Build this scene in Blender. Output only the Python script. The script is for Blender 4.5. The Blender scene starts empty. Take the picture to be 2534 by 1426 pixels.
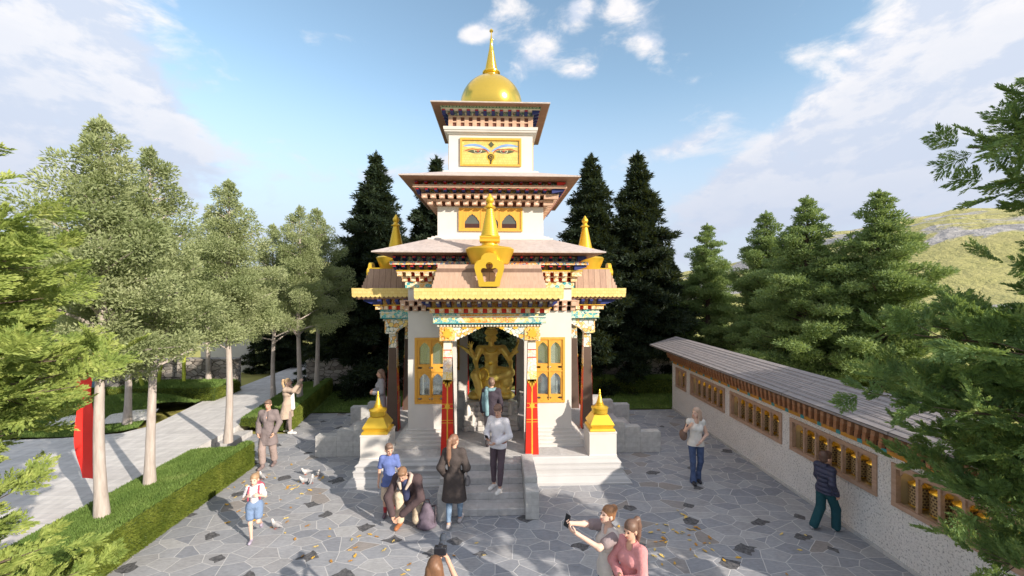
import bpy, bmesh, math, random
import numpy as np
from mathutils import Vector, Matrix, Euler
R = math.radians
PI = math.pi
sc = bpy.context.scene
col = sc.collection
random.seed(7)
rng = np.random.default_rng(7)

# ------------------------------------------------------------------ camera
CAMP = Vector((0.15, -12.6, 4.5))
YAW = 2.19
cd = bpy.data.cameras.new("camera")
cd.sensor_width = 36.0
cd.lens = 36.0 * 1020.0 / 2534.0
cd.clip_start = 0.05
cd.clip_end = 3000
cam = bpy.data.objects.new("camera", cd)
cam.location = CAMP
cam.rotation_euler = (R(90), 0, R(-YAW))
col.objects.link(cam)
sc.camera = cam

# ------------------------------------------------------------------ light
SUN_TO = Vector((0.76, -0.65, 0.456)).normalized()      # towards the sun
SUN_EL = math.asin(SUN_TO.z)
SUN_AZ = math.atan2(SUN_TO.x, SUN_TO.y)
sl = bpy.data.lights.new("sun", 'SUN')
sl.energy = 2.35
sl.angle = R(0.55)
sl.color = (1.0, 0.885, 0.74)
so = bpy.data.objects.new("sun", sl)
so.rotation_euler = SUN_TO.to_track_quat('Z', 'Y').to_euler()
so.location = (20, -20, 30)
col.objects.link(so)

sc.view_settings.view_transform = 'Standard'
sc.view_settings.look = 'None'
sc.view_settings.exposure = 1.6
sc.view_settings.gamma = 1.0
sc.view_settings.use_curve_mapping = False

# ------------------------------------------------------------------ node helper
class NT:
    def __init__(s, tree):
        s.t = tree
        s.n = tree.nodes
        s.l = tree.links
    def node(s, typ, **kw):
        nd = s.n.new(typ)
        for k, v in kw.items():
            setattr(nd, k, v)
        return nd
    def put(s, sock, v):
        if v is None: return
        if isinstance(v, bpy.types.NodeSocket): s.l.new(v, sock)
        else:
            if hasattr(sock.default_value, '__len__') and not isinstance(v, (int, float)):
                v = tuple(v)
                if len(sock.default_value) == 4 and len(v) == 3: v = v + (1.0,)
            sock.default_value = v
    def math(s, op, a, b=None, c=None, clamp=False):
        nd = s.node('ShaderNodeMath', operation=op, use_clamp=clamp)
        s.put(nd.inputs[0], a); s.put(nd.inputs[1], b)
        if c is not None: s.put(nd.inputs[2], c)
        return nd.outputs[0]
    def vmath(s, op, a, b=None):
        nd = s.node('ShaderNodeVectorMath', operation=op)
        s.put(nd.inputs[0], a)
        if b is not None: s.put(nd.inputs[1], b)
        return nd.outputs[0]
    def mix(s, f, a, b, typ='MIX'):
        nd = s.node('ShaderNodeMix', data_type='RGBA', blend_type=typ)
        s.put(nd.inputs[0], f); s.put(nd.inputs[6], a); s.put(nd.inputs[7], b)
        return nd.outputs[2]
    def noise(s, vec, scale=5, detail=4, rough=.55, dist=0.0):
        nd = s.node('ShaderNodeTexNoise')
        s.put(nd.inputs['Vector'], vec); nd.inputs['Scale'].default_value = scale
        nd.inputs['Detail'].default_value = detail; nd.inputs['Roughness'].default_value = rough
        nd.inputs['Distortion'].default_value = dist
        return nd.outputs['Fac']
    def noisec(s, vec, scale=5, detail=3):
        nd = s.node('ShaderNodeTexNoise')
        s.put(nd.inputs['Vector'], vec); nd.inputs['Scale'].default_value = scale
        nd.inputs['Detail'].default_value = detail
        return nd.outputs['Color']
    def vor(s, vec, scale=5, feature='F1', dist='EUCLIDEAN', rnd=1.0, dim='3D'):
        nd = s.node('ShaderNodeTexVoronoi', feature=feature, voronoi_dimensions=dim)
        if feature != 'DISTANCE_TO_EDGE': nd.distance = dist
        s.put(nd.inputs['Vector'], vec); nd.inputs['Scale'].default_value = scale
        nd.inputs['Randomness'].default_value = rnd
        return nd
    def ramp(s, f, stops, interp='LINEAR'):
        nd = s.node('ShaderNodeValToRGB')
        cr = nd.color_ramp; cr.interpolation = interp
        while len(cr.elements) > 1: cr.elements.remove(cr.elements[-1])
        for i, (p, c) in enumerate(stops):
            if not hasattr(c, '__len__'): c = (c, c, c)
            e = cr.elements[0] if i == 0 else cr.elements.new(p)
            e.position = p; e.color = (c[0], c[1], c[2], 1)
        s.put(nd.inputs[0], f)
        return nd.outputs[0]
    def map(s, vec, loc=(0,0,0), rot=(0,0,0), scale=(1,1,1)):
        nd = s.node('ShaderNodeMapping')
        s.put(nd.inputs['Vector'], vec)
        nd.inputs['Location'].default_value = loc; nd.inputs['Rotation'].default_value = rot
        nd.inputs['Scale'].default_value = scale
        return nd.outputs[0]
    def sep(s, vec):
        nd = s.node('ShaderNodeSeparateXYZ'); s.put(nd.inputs[0], vec); return nd.outputs
    def comb(s, x=0, y=0, z=0):
        nd = s.node('ShaderNodeCombineXYZ')
        s.put(nd.inputs[0], x); s.put(nd.inputs[1], y); s.put(nd.inputs[2], z)
        return nd.outputs[0]
    def sstep(s, v, a, b):
        nd = s.node('ShaderNodeMapRange', interpolation_type='SMOOTHSTEP')
        s.put(nd.inputs[0], v); nd.inputs[1].default_value = a; nd.inputs[2].default_value = b
        return nd.outputs[0]
    def bump(s, h, strength=.3, dist=.02):
        nd = s.node('ShaderNodeBump'); s.put(nd.inputs['Height'], h)
        nd.inputs['Strength'].default_value = strength; nd.inputs['Distance'].default_value = dist
        return nd.outputs[0]

# ------------------------------------------------------------------ sky
wd = bpy.data.worlds.new("World"); sc.world = wd; wd.use_nodes = True
W = NT(wd.node_tree); W.n.clear()
out = W.node('ShaderNodeOutputWorld')
tc = W.node('ShaderNodeTexCoord').outputs['Generated']
sky = W.node('ShaderNodeTexSky', sky_type='NISHITA', sun_disc=False)
sky.sun_elevation = SUN_EL; sky.sun_rotation = SUN_AZ
sky.air_density = 1.0; sky.dust_density = 0.6; sky.ozone_density = 1.4; sky.altitude = 1200
dx, dy, dz = W.sep(tc)
az = W.math('ARCTAN2', dx, dy)
el = W.math('ARCSINE', dz)
# cloud layer coordinates: direction met by a flat layer, squashed near the horizon
den = W.math('ADD', W.math('MAXIMUM', dz, 0.0), 0.16)
lay = W.comb(W.math('DIVIDE', dx, den), W.math('DIVIDE', dy, den), W.math('MULTIPLY', el, 2.0))
n1 = W.noise(lay, 1.9, 9, .62, .25)
ang = W.comb(az, W.math('MULTIPLY', el, 1.9), 0.37)
n2 = W.noise(ang, 7.5, 9, .6, .3)
nz = W.math('MULTIPLY_ADD', n2, .75, W.math('MULTIPLY', n1, .25))
def blob(a, e, ra, re, amp, tilt=0.0):
    u = W.math('SUBTRACT', az, R(a)); v = W.math('SUBTRACT', el, R(e))
    ct, st = math.cos(R(tilt)), math.sin(R(tilt))
    uu = W.math('ADD', W.math('MULTIPLY', u, ct), W.math('MULTIPLY', v, st))
    vv = W.math('SUBTRACT', W.math('MULTIPLY', v, ct), W.math('MULTIPLY', u, st))
    uu = W.math('DIVIDE', uu, R(ra)); vv = W.math('DIVIDE', vv, R(re))
    r2 = W.math('ADD', W.math('MULTIPLY', uu, uu), W.math('MULTIPLY', vv, vv))
    return W.math('MULTIPLY', W.math('POWER', 2.718, W.math('MULTIPLY', r2, -1.0)), amp)
CL = [(-48, 20, 11, 8.5, .50, -20), (-42, 17, 6, 5, .30, -30), (-44, 14, 12, 4, .34, -8), (-52, 30, 10, 6, .34, 0), (-52, 12, 7, 3, .3, 0),
      (50, 22, 13, 7, .46, 22), (40, 15, 10, 4, .42, 20), (48, 12, 13, 5, .38, 5), (32, 14, 5, 1.6, .28, 25),
      (27, 18.5, 5, 1.5, .24, 20), (20, 17, 4, 1.2, .18, 12), (34, 10, 10, 3, .22, 8), (62, 28, 14, 9, .34, 10),
      (5.5, 29.5, 3.6, 2.4, .36, 25), (20.5, 30, 3.0, 3.0, .36, 20), (17, 33.5, 3.0, 2.0, .33, 30), (11.5, 33.5, 2.4, 1.6, .33, 20), (-3, 31.5, 2.5, 1.1, .30, 10), (1.5, 34, 3, 1.6, .30, 10),
      (11.5, 27.5, 2.6, 1.4, .26, 0), (-13, 14.5, 7, 1.5, .24, 8), (-7, 17.5, 5, 2.0, .22, 5), (-26, 17, 11, 2.2, .10, -22), (-20, 28, 16, 3.0, .06, -24),
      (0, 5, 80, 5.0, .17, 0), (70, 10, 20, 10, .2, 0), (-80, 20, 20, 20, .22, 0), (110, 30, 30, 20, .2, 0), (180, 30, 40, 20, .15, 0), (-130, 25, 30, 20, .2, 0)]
tot = None
for c in CL:
    b = blob(*c)
    tot = b if tot is None else W.math('ADD', tot, b)
over = W.math('MULTIPLY', W.sstep(el, R(37), R(50)), .42)  # denser cloud added overhead, out of view, to raise the fill light
back = W.math('MULTIPLY', W.sstep(W.math('MULTIPLY', dy, -1.0), .05, .45), .38)  # unseen cloud bank added behind the camera, also for fill
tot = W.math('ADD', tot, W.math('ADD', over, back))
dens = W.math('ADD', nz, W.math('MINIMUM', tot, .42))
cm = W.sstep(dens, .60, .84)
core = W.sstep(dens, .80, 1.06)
# lit side / shaded base of the clouds: compare with density a little nearer to the sun
n2b = W.noise(W.vmath('ADD', ang, (0.035, 0.09, 0)), 7.5, 9, .6, .3)
lit = W.sstep(W.math('SUBTRACT', n2, n2b), -.10, .09)
cc = W.mix(lit, (.68, .74, .87), (1.0, .965, .96))
cc = W.mix(W.math('MULTIPLY', core, .35), cc, (.66, .72, .84))
bg1 = W.node('ShaderNodeBackground'); W.put(bg1.inputs[0], W.mix(1.0, sky.outputs[0], (1.10, 1.06, .88), 'MULTIPLY')); bg1.inputs[1].default_value = 0.102
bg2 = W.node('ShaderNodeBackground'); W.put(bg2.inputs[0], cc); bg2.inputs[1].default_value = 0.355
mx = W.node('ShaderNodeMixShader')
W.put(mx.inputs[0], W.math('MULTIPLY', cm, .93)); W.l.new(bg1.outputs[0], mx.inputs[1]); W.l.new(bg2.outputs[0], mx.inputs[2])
bg3 = W.node('ShaderNodeBackground'); bg3.inputs[0].default_value = (.72, .80, .98, 1); bg3.inputs[1].default_value = 0.285
mx2 = W.node('ShaderNodeMixShader')          # pale veil of air low in the sky
W.put(mx2.inputs[0], W.math('MULTIPLY', W.sstep(el, R(27), R(4)), .93)); W.l.new(mx.outputs[0], mx2.inputs[1]); W.l.new(bg3.outputs[0], mx2.inputs[2])
W.l.new(mx2.outputs[0], out.inputs[0])

# ------------------------------------------------------------------ measuring helpers
_f = Vector((math.sin(R(YAW)), math.cos(R(YAW)), 0)); _r = Vector((math.cos(R(YAW)), -math.sin(R(YAW)), 0))
def U(px, py, z=0.0):
    ray = _f + _r * ((px - 1267) / 1020.0) + Vector((0, 0, (713 - py) / 1020.0))
    return CAMP + ray * ((z - CAMP.z) / ray.z)
def UD(px, py, d):
    return CAMP + (_f + _r * ((px - 1267) / 1020.0) + Vector((0, 0, (713 - py) / 1020.0))) * d
# ------------------------------------------------------------------ object helpers
def tag(o, label=None, cat=None, group=None, kind=None):
    if label: o['label'] = label
    if cat: o['category'] = cat
    if group: o['group'] = group
    if kind: o['kind'] = kind
    return o
def thing(name, label, cat, loc=(0, 0, 0), rz=0.0, group=None):
    o = bpy.data.objects.new(name, None)
    o.empty_display_size = .2
    o.location = loc; o.rotation_euler = (0, 0, rz)
    col.objects.link(o)
    return tag(o, label, cat, group)
def link(name, me, mats, parent=None):
    if not isinstance(mats, (list, tuple)): mats = [mats]
    for m in mats: me.materials.append(m)
    o = bpy.data.objects.new(name, me); col.objects.link(o)
    if parent: o.parent = parent
    return o
def copy_tree(o, parent=None):
    c = o.copy(); col.objects.link(c); c.parent = parent
    for ch in list(o.children): copy_tree(ch, c)
    return c
def np_mesh(name, V, F, mats, parent=None, smooth=False, mi=None):
    V = np.asarray(V, np.float32); F = np.asarray(F, np.int32)
    me = bpy.data.meshes.new(name)
    me.vertices.add(len(V)); me.vertices.foreach_set('co', V.ravel())
    k = F.shape[1]
    me.loops.add(F.size); me.loops.foreach_set('vertex_index', F.ravel())
    me.polygons.add(len(F))
    me.polygons.foreach_set('loop_start', np.arange(0, F.size, k, dtype=np.int32))
    try: me.polygons.foreach_set('loop_total', np.full(len(F), k, np.int32))
    except Exception: pass
    if smooth: me.polygons.foreach_set('use_smooth', np.ones(len(F), bool))
    if mi is not None: me.polygons.foreach_set('material_index', np.asarray(mi, np.int32))
    me.update(calc_edges=True); me.validate()
    return link(name, me, mats, parent)

class MB:
    def __init__(s): s.v = []; s.f = []; s.m = []
    def add(s, vs, fs, m=0, M=None):
        b = len(s.v)
        for p in vs: s.v.append(tuple(M @ Vector(p)) if M is not None else tuple(p))
        for f in fs: s.f.append(tuple(i + b for i in f)); s.m.append(m)
        return s
    def box(s, x0, x1, y0, y1, z0, z1, m=0, M=None):
        if x0 > x1: x0, x1 = x1, x0
        if y0 > y1: y0, y1 = y1, y0
        return s.add([(x0,y0,z0),(x1,y0,z0),(x1,y1,z0),(x0,y1,z0),(x0,y0,z1),(x1,y0,z1),(x1,y1,z1),(x0,y1,z1)],
              [(0,3,2,1),(4,5,6,7),(0,1,5,4),(1,2,6,5),(2,3,7,6),(3,0,4,7)], m, M)
    def sq(s, prof, m=0, c=(0, 0), caps=True, M=None):
        vs = []; fs = []
        for w, z in prof:
            hx, hy = w if hasattr(w, '__len__') else (w, w)
            vs += [(c[0]-hx,c[1]-hy,z),(c[0]+hx,c[1]-hy,z),(c[0]+hx,c[1]+hy,z),(c[0]-hx,c[1]+hy,z)]
        for i in range(len(prof)-1):
            for k in range(4):
                a = i*4+k; b = i*4+(k+1)%4
                fs.append((a, b, b+4, a+4))
        if caps:
            fs.append((3,2,1,0)); n = (len(prof)-1)*4; fs.append((n,n+1,n+2,n+3))
        return s.add(vs, fs, m, M)
    def lathe(s, prof, n=24, m=0, c=(0, 0, 0), M=None, caps=True, sq=(1, 1)):
        vs = []; fs = []
        for r, z in prof:
            for k in range(n):
                a = 2*PI*k/n
                vs.append((c[0]+r*math.cos(a)*sq[0], c[1]+r*math.sin(a)*sq[1], c[2]+z))
        for i in range(len(prof)-1):
            for k in range(n):
                a = i*n+k; b = i*n+(k+1)%n
                fs.append((a, b, b+n, a+n))
        if caps:
            fs.append(tuple(range(n-1, -1, -1))); q = (len(prof)-1)*n; fs.append(tuple(range(q, q+n)))
        return s.add(vs, fs, m, M)
    def tube(s, pts, rads, n=7, m=0):
        pts = [Vector(p) for p in pts]
        if not hasattr(rads, '__len__'): rads = [rads]*len(pts)
        vs = []; fs = []
        for i, p in enumerate(pts):
            t = (pts[min(i+1, len(pts)-1)] - pts[max(i-1, 0)]).normalized()
            a = t.orthogonal().normalized() if i == 0 else (pa - t*pa.dot(t)).normalized()
            pa = a; b = t.cross(a)
            for k in range(n):
                q = 2*PI*k/n
                vs.append(tuple(p + (a*math.cos(q) + b*math.sin(q))*rads[i]))
        for i in range(len(pts)-1):
            for k in range(n):
                x = i*n+k; y = i*n+(k+1)%n
                fs.append((x, y, y+n, x+n))
        fs.append(tuple(range(n-1, -1, -1))); q = (len(pts)-1)*n; fs.append(tuple(range(q, q+n)))
        return s.add(vs, fs, m)
    def prism(s, poly, y0, y1, m=0, M=None):      # poly in x-z, extruded along y
        n = len(poly)
        ar = sum(poly[i][0]*poly[(i+1)%n][1]-poly[(i+1)%n][0]*poly[i][1] for i in range(n))
        if ar < 0: poly = poly[::-1]
        vs = [(x, y0, z) for x, z in poly] + [(x, y1, z) for x, z in poly]
        fs = [tuple(range(n)), tuple(range(2*n-1, n-1, -1))]
        for i in range(n): fs.append((i, i+n, (i+1)%n+n, (i+1)%n))
        fs = [f if len(f) > 4 or True else f for f in fs]
        return s.add(vs, fs, m, M)
    def plate(s, outer, holes, y0, y1, m=0, M=None):   # x-z outline with holes, thickness along y
        cu = bpy.data.curves.new('tmp', 'CURVE'); cu.dimensions = '2D'; cu.fill_mode = 'BOTH'
        cu.extrude = abs(y1-y0)/2
        for ring in [outer]+list(holes):
            sp = cu.splines.new('POLY'); sp.points.add(len(ring)-1); sp.use_cyclic_u = True
            for p, (x, z) in zip(sp.points, ring): p.co = (x, z, 0, 1)
        ob = bpy.data.objects.new('tmp', cu); col.objects.link(ob)
        dg = bpy.context.evaluated_depsgraph_get(); dg.update()
        me = bpy.data.meshes.new_from_object(ob.evaluated_get(dg))
        ym = (y0+y1)/2
        vs = [(v.co.x, ym - v.co.z, v.co.y) for v in me.vertices]
        fs = [tuple(p.vertices) for p in me.polygons]
        s.add(vs, fs, m, M)
        bpy.data.objects.remove(ob); bpy.data.curves.remove(cu); bpy.data.meshes.remove(me)
        return s
    def build(s, name, mats, parent=None, smooth=False, auto=None, bevel=0):
        me = bpy.data.meshes.new(name)
        me.from_pydata(s.v, [], s.f)
        if not isinstance(mats, (list, tuple)): mats = [mats]
        o = link(name, me, mats, parent)
        me.polygons.foreach_set('material_index', s.m)
        bm = bmesh.new(); bm.from_mesh(me)
        bmesh.ops.recalc_face_normals(bm, faces=bm.faces)
        if smooth:
            lim = R(auto or 40)
            for f in bm.faces: f.smooth = True
            for e in bm.edges:
                if len(e.link_faces) == 2 and e.calc_face_angle(0) > lim: e.smooth = False
        bm.to_mesh(me); bm.free()
        if bevel:
            b = o.modifiers.new('bevel', 'BEVEL'); b.width = bevel; b.segments = 1; b.limit_method = 'ANGLE'; b.angle_limit = R(40)
        return o
def four(o, n=4):       # the same part on the other sides of a square building
    res = [o]
    for k in range(1, n):
        c = o.copy(); col.objects.link(c); c.parent = o.parent; c.rotation_euler = (0, 0, PI/2*k); res.append(c)
        for ch in list(o.children):
            d = ch.copy(); col.objects.link(d); d.parent = c
    return res

# ------------------------------------------------------------------ materials
MATS = {}
def newmat(name):
    m = bpy.data.materials.new(name); m.use_nodes = True
    t = NT(m.node_tree); b = t.n['Principled BSDF']
    MATS[name] = m
    return m, t, b, t.node('ShaderNodeTexCoord').outputs['Object']
def mat(name, base, rough=.7, metal=0.0, var=.12, vs=5.0, bump=0.0, bs=40.0, col2=None, spec=.4, bd=.01):
    m, t, b, oc = newmat(name)
    n = t.noise(oc, vs, 5)
    lo = [c*(1-var) for c in base]; hi = [min(1, c*(1+var)) for c in base]
    c = t.ramp(n, [(.3, lo), (.7, hi)])
    if col2 is not None: c = t.mix(t.sstep(t.noise(oc, vs*.45, 4), .5, .68), c, col2)
    t.put(b.inputs['Base Color'], c)
    b.inputs['Roughness'].default_value = rough; b.inputs['Metallic'].default_value = metal
    b.inputs['Specular IOR Level'].default_value = spec
    if bump: t.put(b.inputs['Normal'], t.bump(t.noise(oc, bs, 4), bump, bd))
    return m
def wood(name, a, c, scale=(30, 30, 3), rough=.6):
    m, t, b, oc = newmat(name)
    n = t.noise(t.map(oc, scale=scale), 1.0, 5, .6, .4)
    t.put(b.inputs['Base Color'], t.ramp(n, [(.3, a), (.7, c)]))
    b.inputs['Roughness'].default_value = rough
    t.put(b.inputs['Normal'], t.bump(n, .2, .01))
    return m
def ornate(name, pal, scale=14, line=(.03, .12, .14), lw=.05, bgmix=None):
    m, t, b, oc = newmat(name)
    v = t.vmath('ADD', oc, t.vmath('SCALE', t.noisec(oc, 6)))
    v.node.inputs[1].links[0].from_node.inputs[3].default_value = .05
    vo = t.vor(v, scale); ve = t.vor(v, scale, 'DISTANCE_TO_EDGE')
    r = t.sep(vo.outputs['Color'])[0]
    c = t.ramp(r, [(i/len(pal), p) for i, p in enumerate(pal)], 'CONSTANT')
    ring = t.sstep(t.math('ABSOLUTE', t.math('SUBTRACT', vo.outputs['Distance'], .26)), .06, .03)
    c = t.mix(t.math('MULTIPLY', ring, .7), c, (.85, .8, .68))
    c = t.mix(t.sstep(ve.outputs['Distance'], lw, lw*.5), c, line)
    t.put(b.inputs['Base Color'], c); b.inputs['Roughness'].default_value = .6
    return m
WHITE = mat('white_plaster', (.63, .61, .585), .85, var=.04, vs=3, bump=.12, bs=90)
MARBLE = mat('pale_marble', (.49, .488, .495), .5, var=.05, vs=2.2)
GOLD = mat('gold_paint', (.80, .53, .055), .36, .62, var=.05, vs=3)
GOLDM = mat('polished_gold', (.80, .56, .10), .17, .85, var=.03, vs=2)
BRONZE = mat('statue_gold', (.95, .66, .17), .38, .35, var=.2, vs=5)
YELW = wood('yellow_window_wood', (.62, .30, .035), (.75, .40, .06), (50, 50, 2))
DARK = mat('dark_interior', (.035, .035, .035), .9)
RED = mat('red_lacquer', (.62, .026, .012), .5, var=.06)
DKBROWN = mat('dark_brown_paint', (.10, .065, .05), .6, var=.1)
BLUE = mat('deep_blue_paint', (.022, .035, .17), .55)
TEAL = mat('teal_paint', (.05, .30, .34), .6)
ORANGE = mat('orange_paint', (.72, .26, .045), .6)
CREAM = mat('cream_paint', (.78, .72, .60), .65, var=.05)
PINKWD = wood('pale_pink_wood', (.48, .29, .20), (.62, .42, .31), (14, 14, 14))
SOFFIT = wood('brown_soffit_boards', (.24, .125, .08), (.33, .19, .13), (4, 4, 20))
REDBRN = mat('red_brown_recess', (.16, .055, .04), .7)
GREEN = mat('green_paint', (.04, .20, .14), .6)
ORN_W = ornate('ornate_white_gold', [(.80,.76,.66),(.78,.40,.07),(.80,.74,.62),(.55,.66,.62),(.82,.62,.22),(.80,.77,.70)], 11)
ORN_T = ornate('ornate_teal', [(.06,.36,.40),(.10,.42,.42),(.50,.62,.55),(.05,.30,.38),(.66,.56,.20)], 14, (.72,.7,.5), .05)
ORN_O = ornate('ornate_orange', [(.78,.30,.04),(.80,.40,.08),(.74,.24,.04),(.80,.52,.14)], 13, (.80,.66,.3), .04)
ORN_D = ornate('ornate_dark_frieze', [(.05,.16,.14),(.20,.04,.03),(.60,.55,.42),(.03,.05,.16),(.09,.22,.18)], 20, (.5,.45,.34), .05)
ORN_M = ornate('ornate_multicolour', [(.70,.30,.06),(.05,.25,.22),(.60,.55,.45),(.60,.08,.04),(.05,.08,.28),(.76,.45,.1)], 20, (.72,.66,.5), .04)
ORN_X = ornate('ornate_orange_teal', [(.78,.40,.08),(.06,.36,.40),(.80,.62,.32),(.78,.46,.14),(.12,.42,.40),(.80,.70,.5)], 10, (.75,.65,.45), .05)
ORN_P = ornate('ornate_peach', [(.76,.42,.18),(.80,.58,.34),(.74,.36,.10),(.80,.66,.48),(.78,.50,.16)], 22, (.80,.68,.5), .05)
ORN_V = ornate('ornate_pale_pink', [(.80,.73,.65),(.78,.62,.52),(.81,.74,.64),(.78,.58,.34),(.80,.75,.68)], 17, (.55,.30,.26), .04)
ORN_G = ornate('ornate_gold_white', [(.80,.50,.08),(.80,.70,.48),(.82,.56,.14),(.78,.46,.06)], 19, (.80,.76,.62), .06)
def goldscale():
    m, t, b, oc = newmat('gold_scale_fringe')
    br = t.node('ShaderNodeTexBrick'); br.offset = .5
    x, y, z = t.sep(oc)
    t.put(br.inputs['Vector'], t.comb(t.math('ADD', x, y), z, 0))
    br.inputs['Color1'].default_value = (.80, .60, .22, 1); br.inputs['Color2'].default_value = (.86, .68, .28, 1); br.inputs['Mortar'].default_value = (.72, .50, .16, 1)
    br.inputs['Scale'].default_value = 1; br.inputs['Brick Width'].default_value = .12; br.inputs['Row Height'].default_value = .075; br.inputs['Mortar Size'].default_value = .005
    t.put(b.inputs['Base Color'], br.outputs['Color']); b.inputs['Roughness'].default_value = .42; b.inputs['Metallic'].default_value = .25
    t.put(b.inputs['Normal'], t.bump(br.outputs['Fac'], -.5, .01))
    return m
GSCALE = goldscale()
def tiled(name, c1, c2, mortar, bw, bh, ms, flat=True, rough=.8, off=.5, grain=None, rot=0, bumpd=.01):
    m, t, b, oc = newmat(name)
    br = t.node('ShaderNodeTexBrick'); br.offset = off
    x, y, z = t.sep(oc)
    if flat == 'wall': vec = t.comb(t.math('ADD', x, y), z, 0)
    elif flat == 'xz': vec = t.comb(x, z, 0)
    else: vec = t.map(oc, rot=(0, 0, rot))
    vn = t.vmath('ADD', vec, t.vmath('SCALE', t.noisec(oc, 3)))
    vn.node.inputs[1].links[0].from_node.inputs[3].default_value = .012
    t.put(br.inputs['Vector'], vn)
    br.inputs['Color1'].default_value = (*c1, 1); br.inputs['Color2'].default_value = (*c2, 1); br.inputs['Mortar'].default_value = (*mortar, 1)
    br.inputs['Scale'].default_value = 1; br.inputs['Brick Width'].default_value = bw; br.inputs['Row Height'].default_value = bh
    br.inputs['Mortar Size'].default_value = ms; br.inputs['Bias'].default_value = 0
    c = br.outputs['Color']
    n = t.noise(t.map(oc, scale=grain or (9, 9, 9)), 1, 5, .6)
    c = t.mix(.8, c, t.ramp(n, [(.25, .62), (.75, 1.0)]), 'MULTIPLY')
    t.put(b.inputs['Base Color'], c); b.inputs['Roughness'].default_value = rough
    h = t.math('SUBTRACT', t.math('MULTIPLY', n, .4), br.outputs['Fac'])
    t.put(b.inputs['Normal'], t.bump(h, .5, bumpd))
    return m
SHING = tiled('pink_brown_shingles', (.56, .43, .38), (.50, .37, .33), (.34, .24, .21), .30, .22, .006, 'flat')
ROOFT = tiled('pale_pink_roof_sheets', (.60, .52, .49), (.57, .49, .46), (.48, .4, .37), .45, .3, .003, 'flat', .6)
PLANK = tiled('vertical_wood_shakes', (.60, .42, .32), (.50, .34, .265), (.24, .15, .11), 50.0, .16, .006, 'flat', .75, 0, (28, 28, 3))
STONE = tiled('pale_grey_stone_blocks', (.60, .60, .59), (.53, .53, .53), (.48, .48, .48), .42, .14, .003, 'wall', .8)
TREAD = tiled('stone_step_slabs', (.57, .56, .565), (.51, .505, .515), (.42, .42, .42), .42, .6, .003, 'flat', .75)
GLASS = None
def glass(name, tint, f=.35):
    m, t, b, oc = newmat(name)
    t.n.remove(b); o = t.n['Material Output']
    tr = t.node('ShaderNodeBsdfTransparent'); tr.inputs[0].default_value = (*tint, 1)
    gl = t.node('ShaderNodeBsdfGlossy'); gl.inputs[0].default_value = (.9, .95, .95, 1); gl.inputs[1].default_value = .04
    df = t.node('ShaderNodeBsdfDiffuse'); df.inputs[0].default_value = (.32, .38, .38, 1)
    m1 = t.node('ShaderNodeMixShader'); m1.inputs[0].default_value = .45
    t.l.new(gl.outputs[0], m1.inputs[1]); t.l.new(df.outputs[0], m1.inputs[2])
    mx = t.node('ShaderNodeMixShader'); mx.inputs[0].default_value = f
    t.l.new(tr.outputs[0], mx.inputs[1]); t.l.new(m1.outputs[0], mx.inputs[2]); t.l.new(mx.outputs[0], o.inputs[0])
    return m
GLASS = glass('window_glass', (.75, .82, .8), .42)
def leafmat(name, a, c, tips, trans=.28, vs=1.3):
    m, t, b, oc = newmat(name)
    t.n.remove(b); o = t.n['Material Output']
    n = t.noise(oc, vs, 5, .65)
    g = t.noise(oc, 23, 2)
    cl = t.ramp(n, [(.32, a), (.55, c), (.74, tips)])
    cl = t.mix(t.sstep(g, .35, .7), t.mix(.35, cl, a), cl)
    df = t.node('ShaderNodeBsdfPrincipled'); t.put(df.inputs['Base Color'], cl); df.inputs['Roughness'].default_value = .6; df.inputs['Specular IOR Level'].default_value = .25
    tl = t.node('ShaderNodeBsdfTranslucent'); t.put(tl.inputs[0], t.mix(.5, cl, (.30, .36, .05), 'MIX'))
    mx = t.node('ShaderNodeMixShader'); mx.inputs[0].default_value = trans
    t.l.new(df.outputs[0], mx.inputs[1]); t.l.new(tl.outputs[0], mx.inputs[2]); t.l.new(mx.outputs[0], o.inputs[0])
    return m
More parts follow.
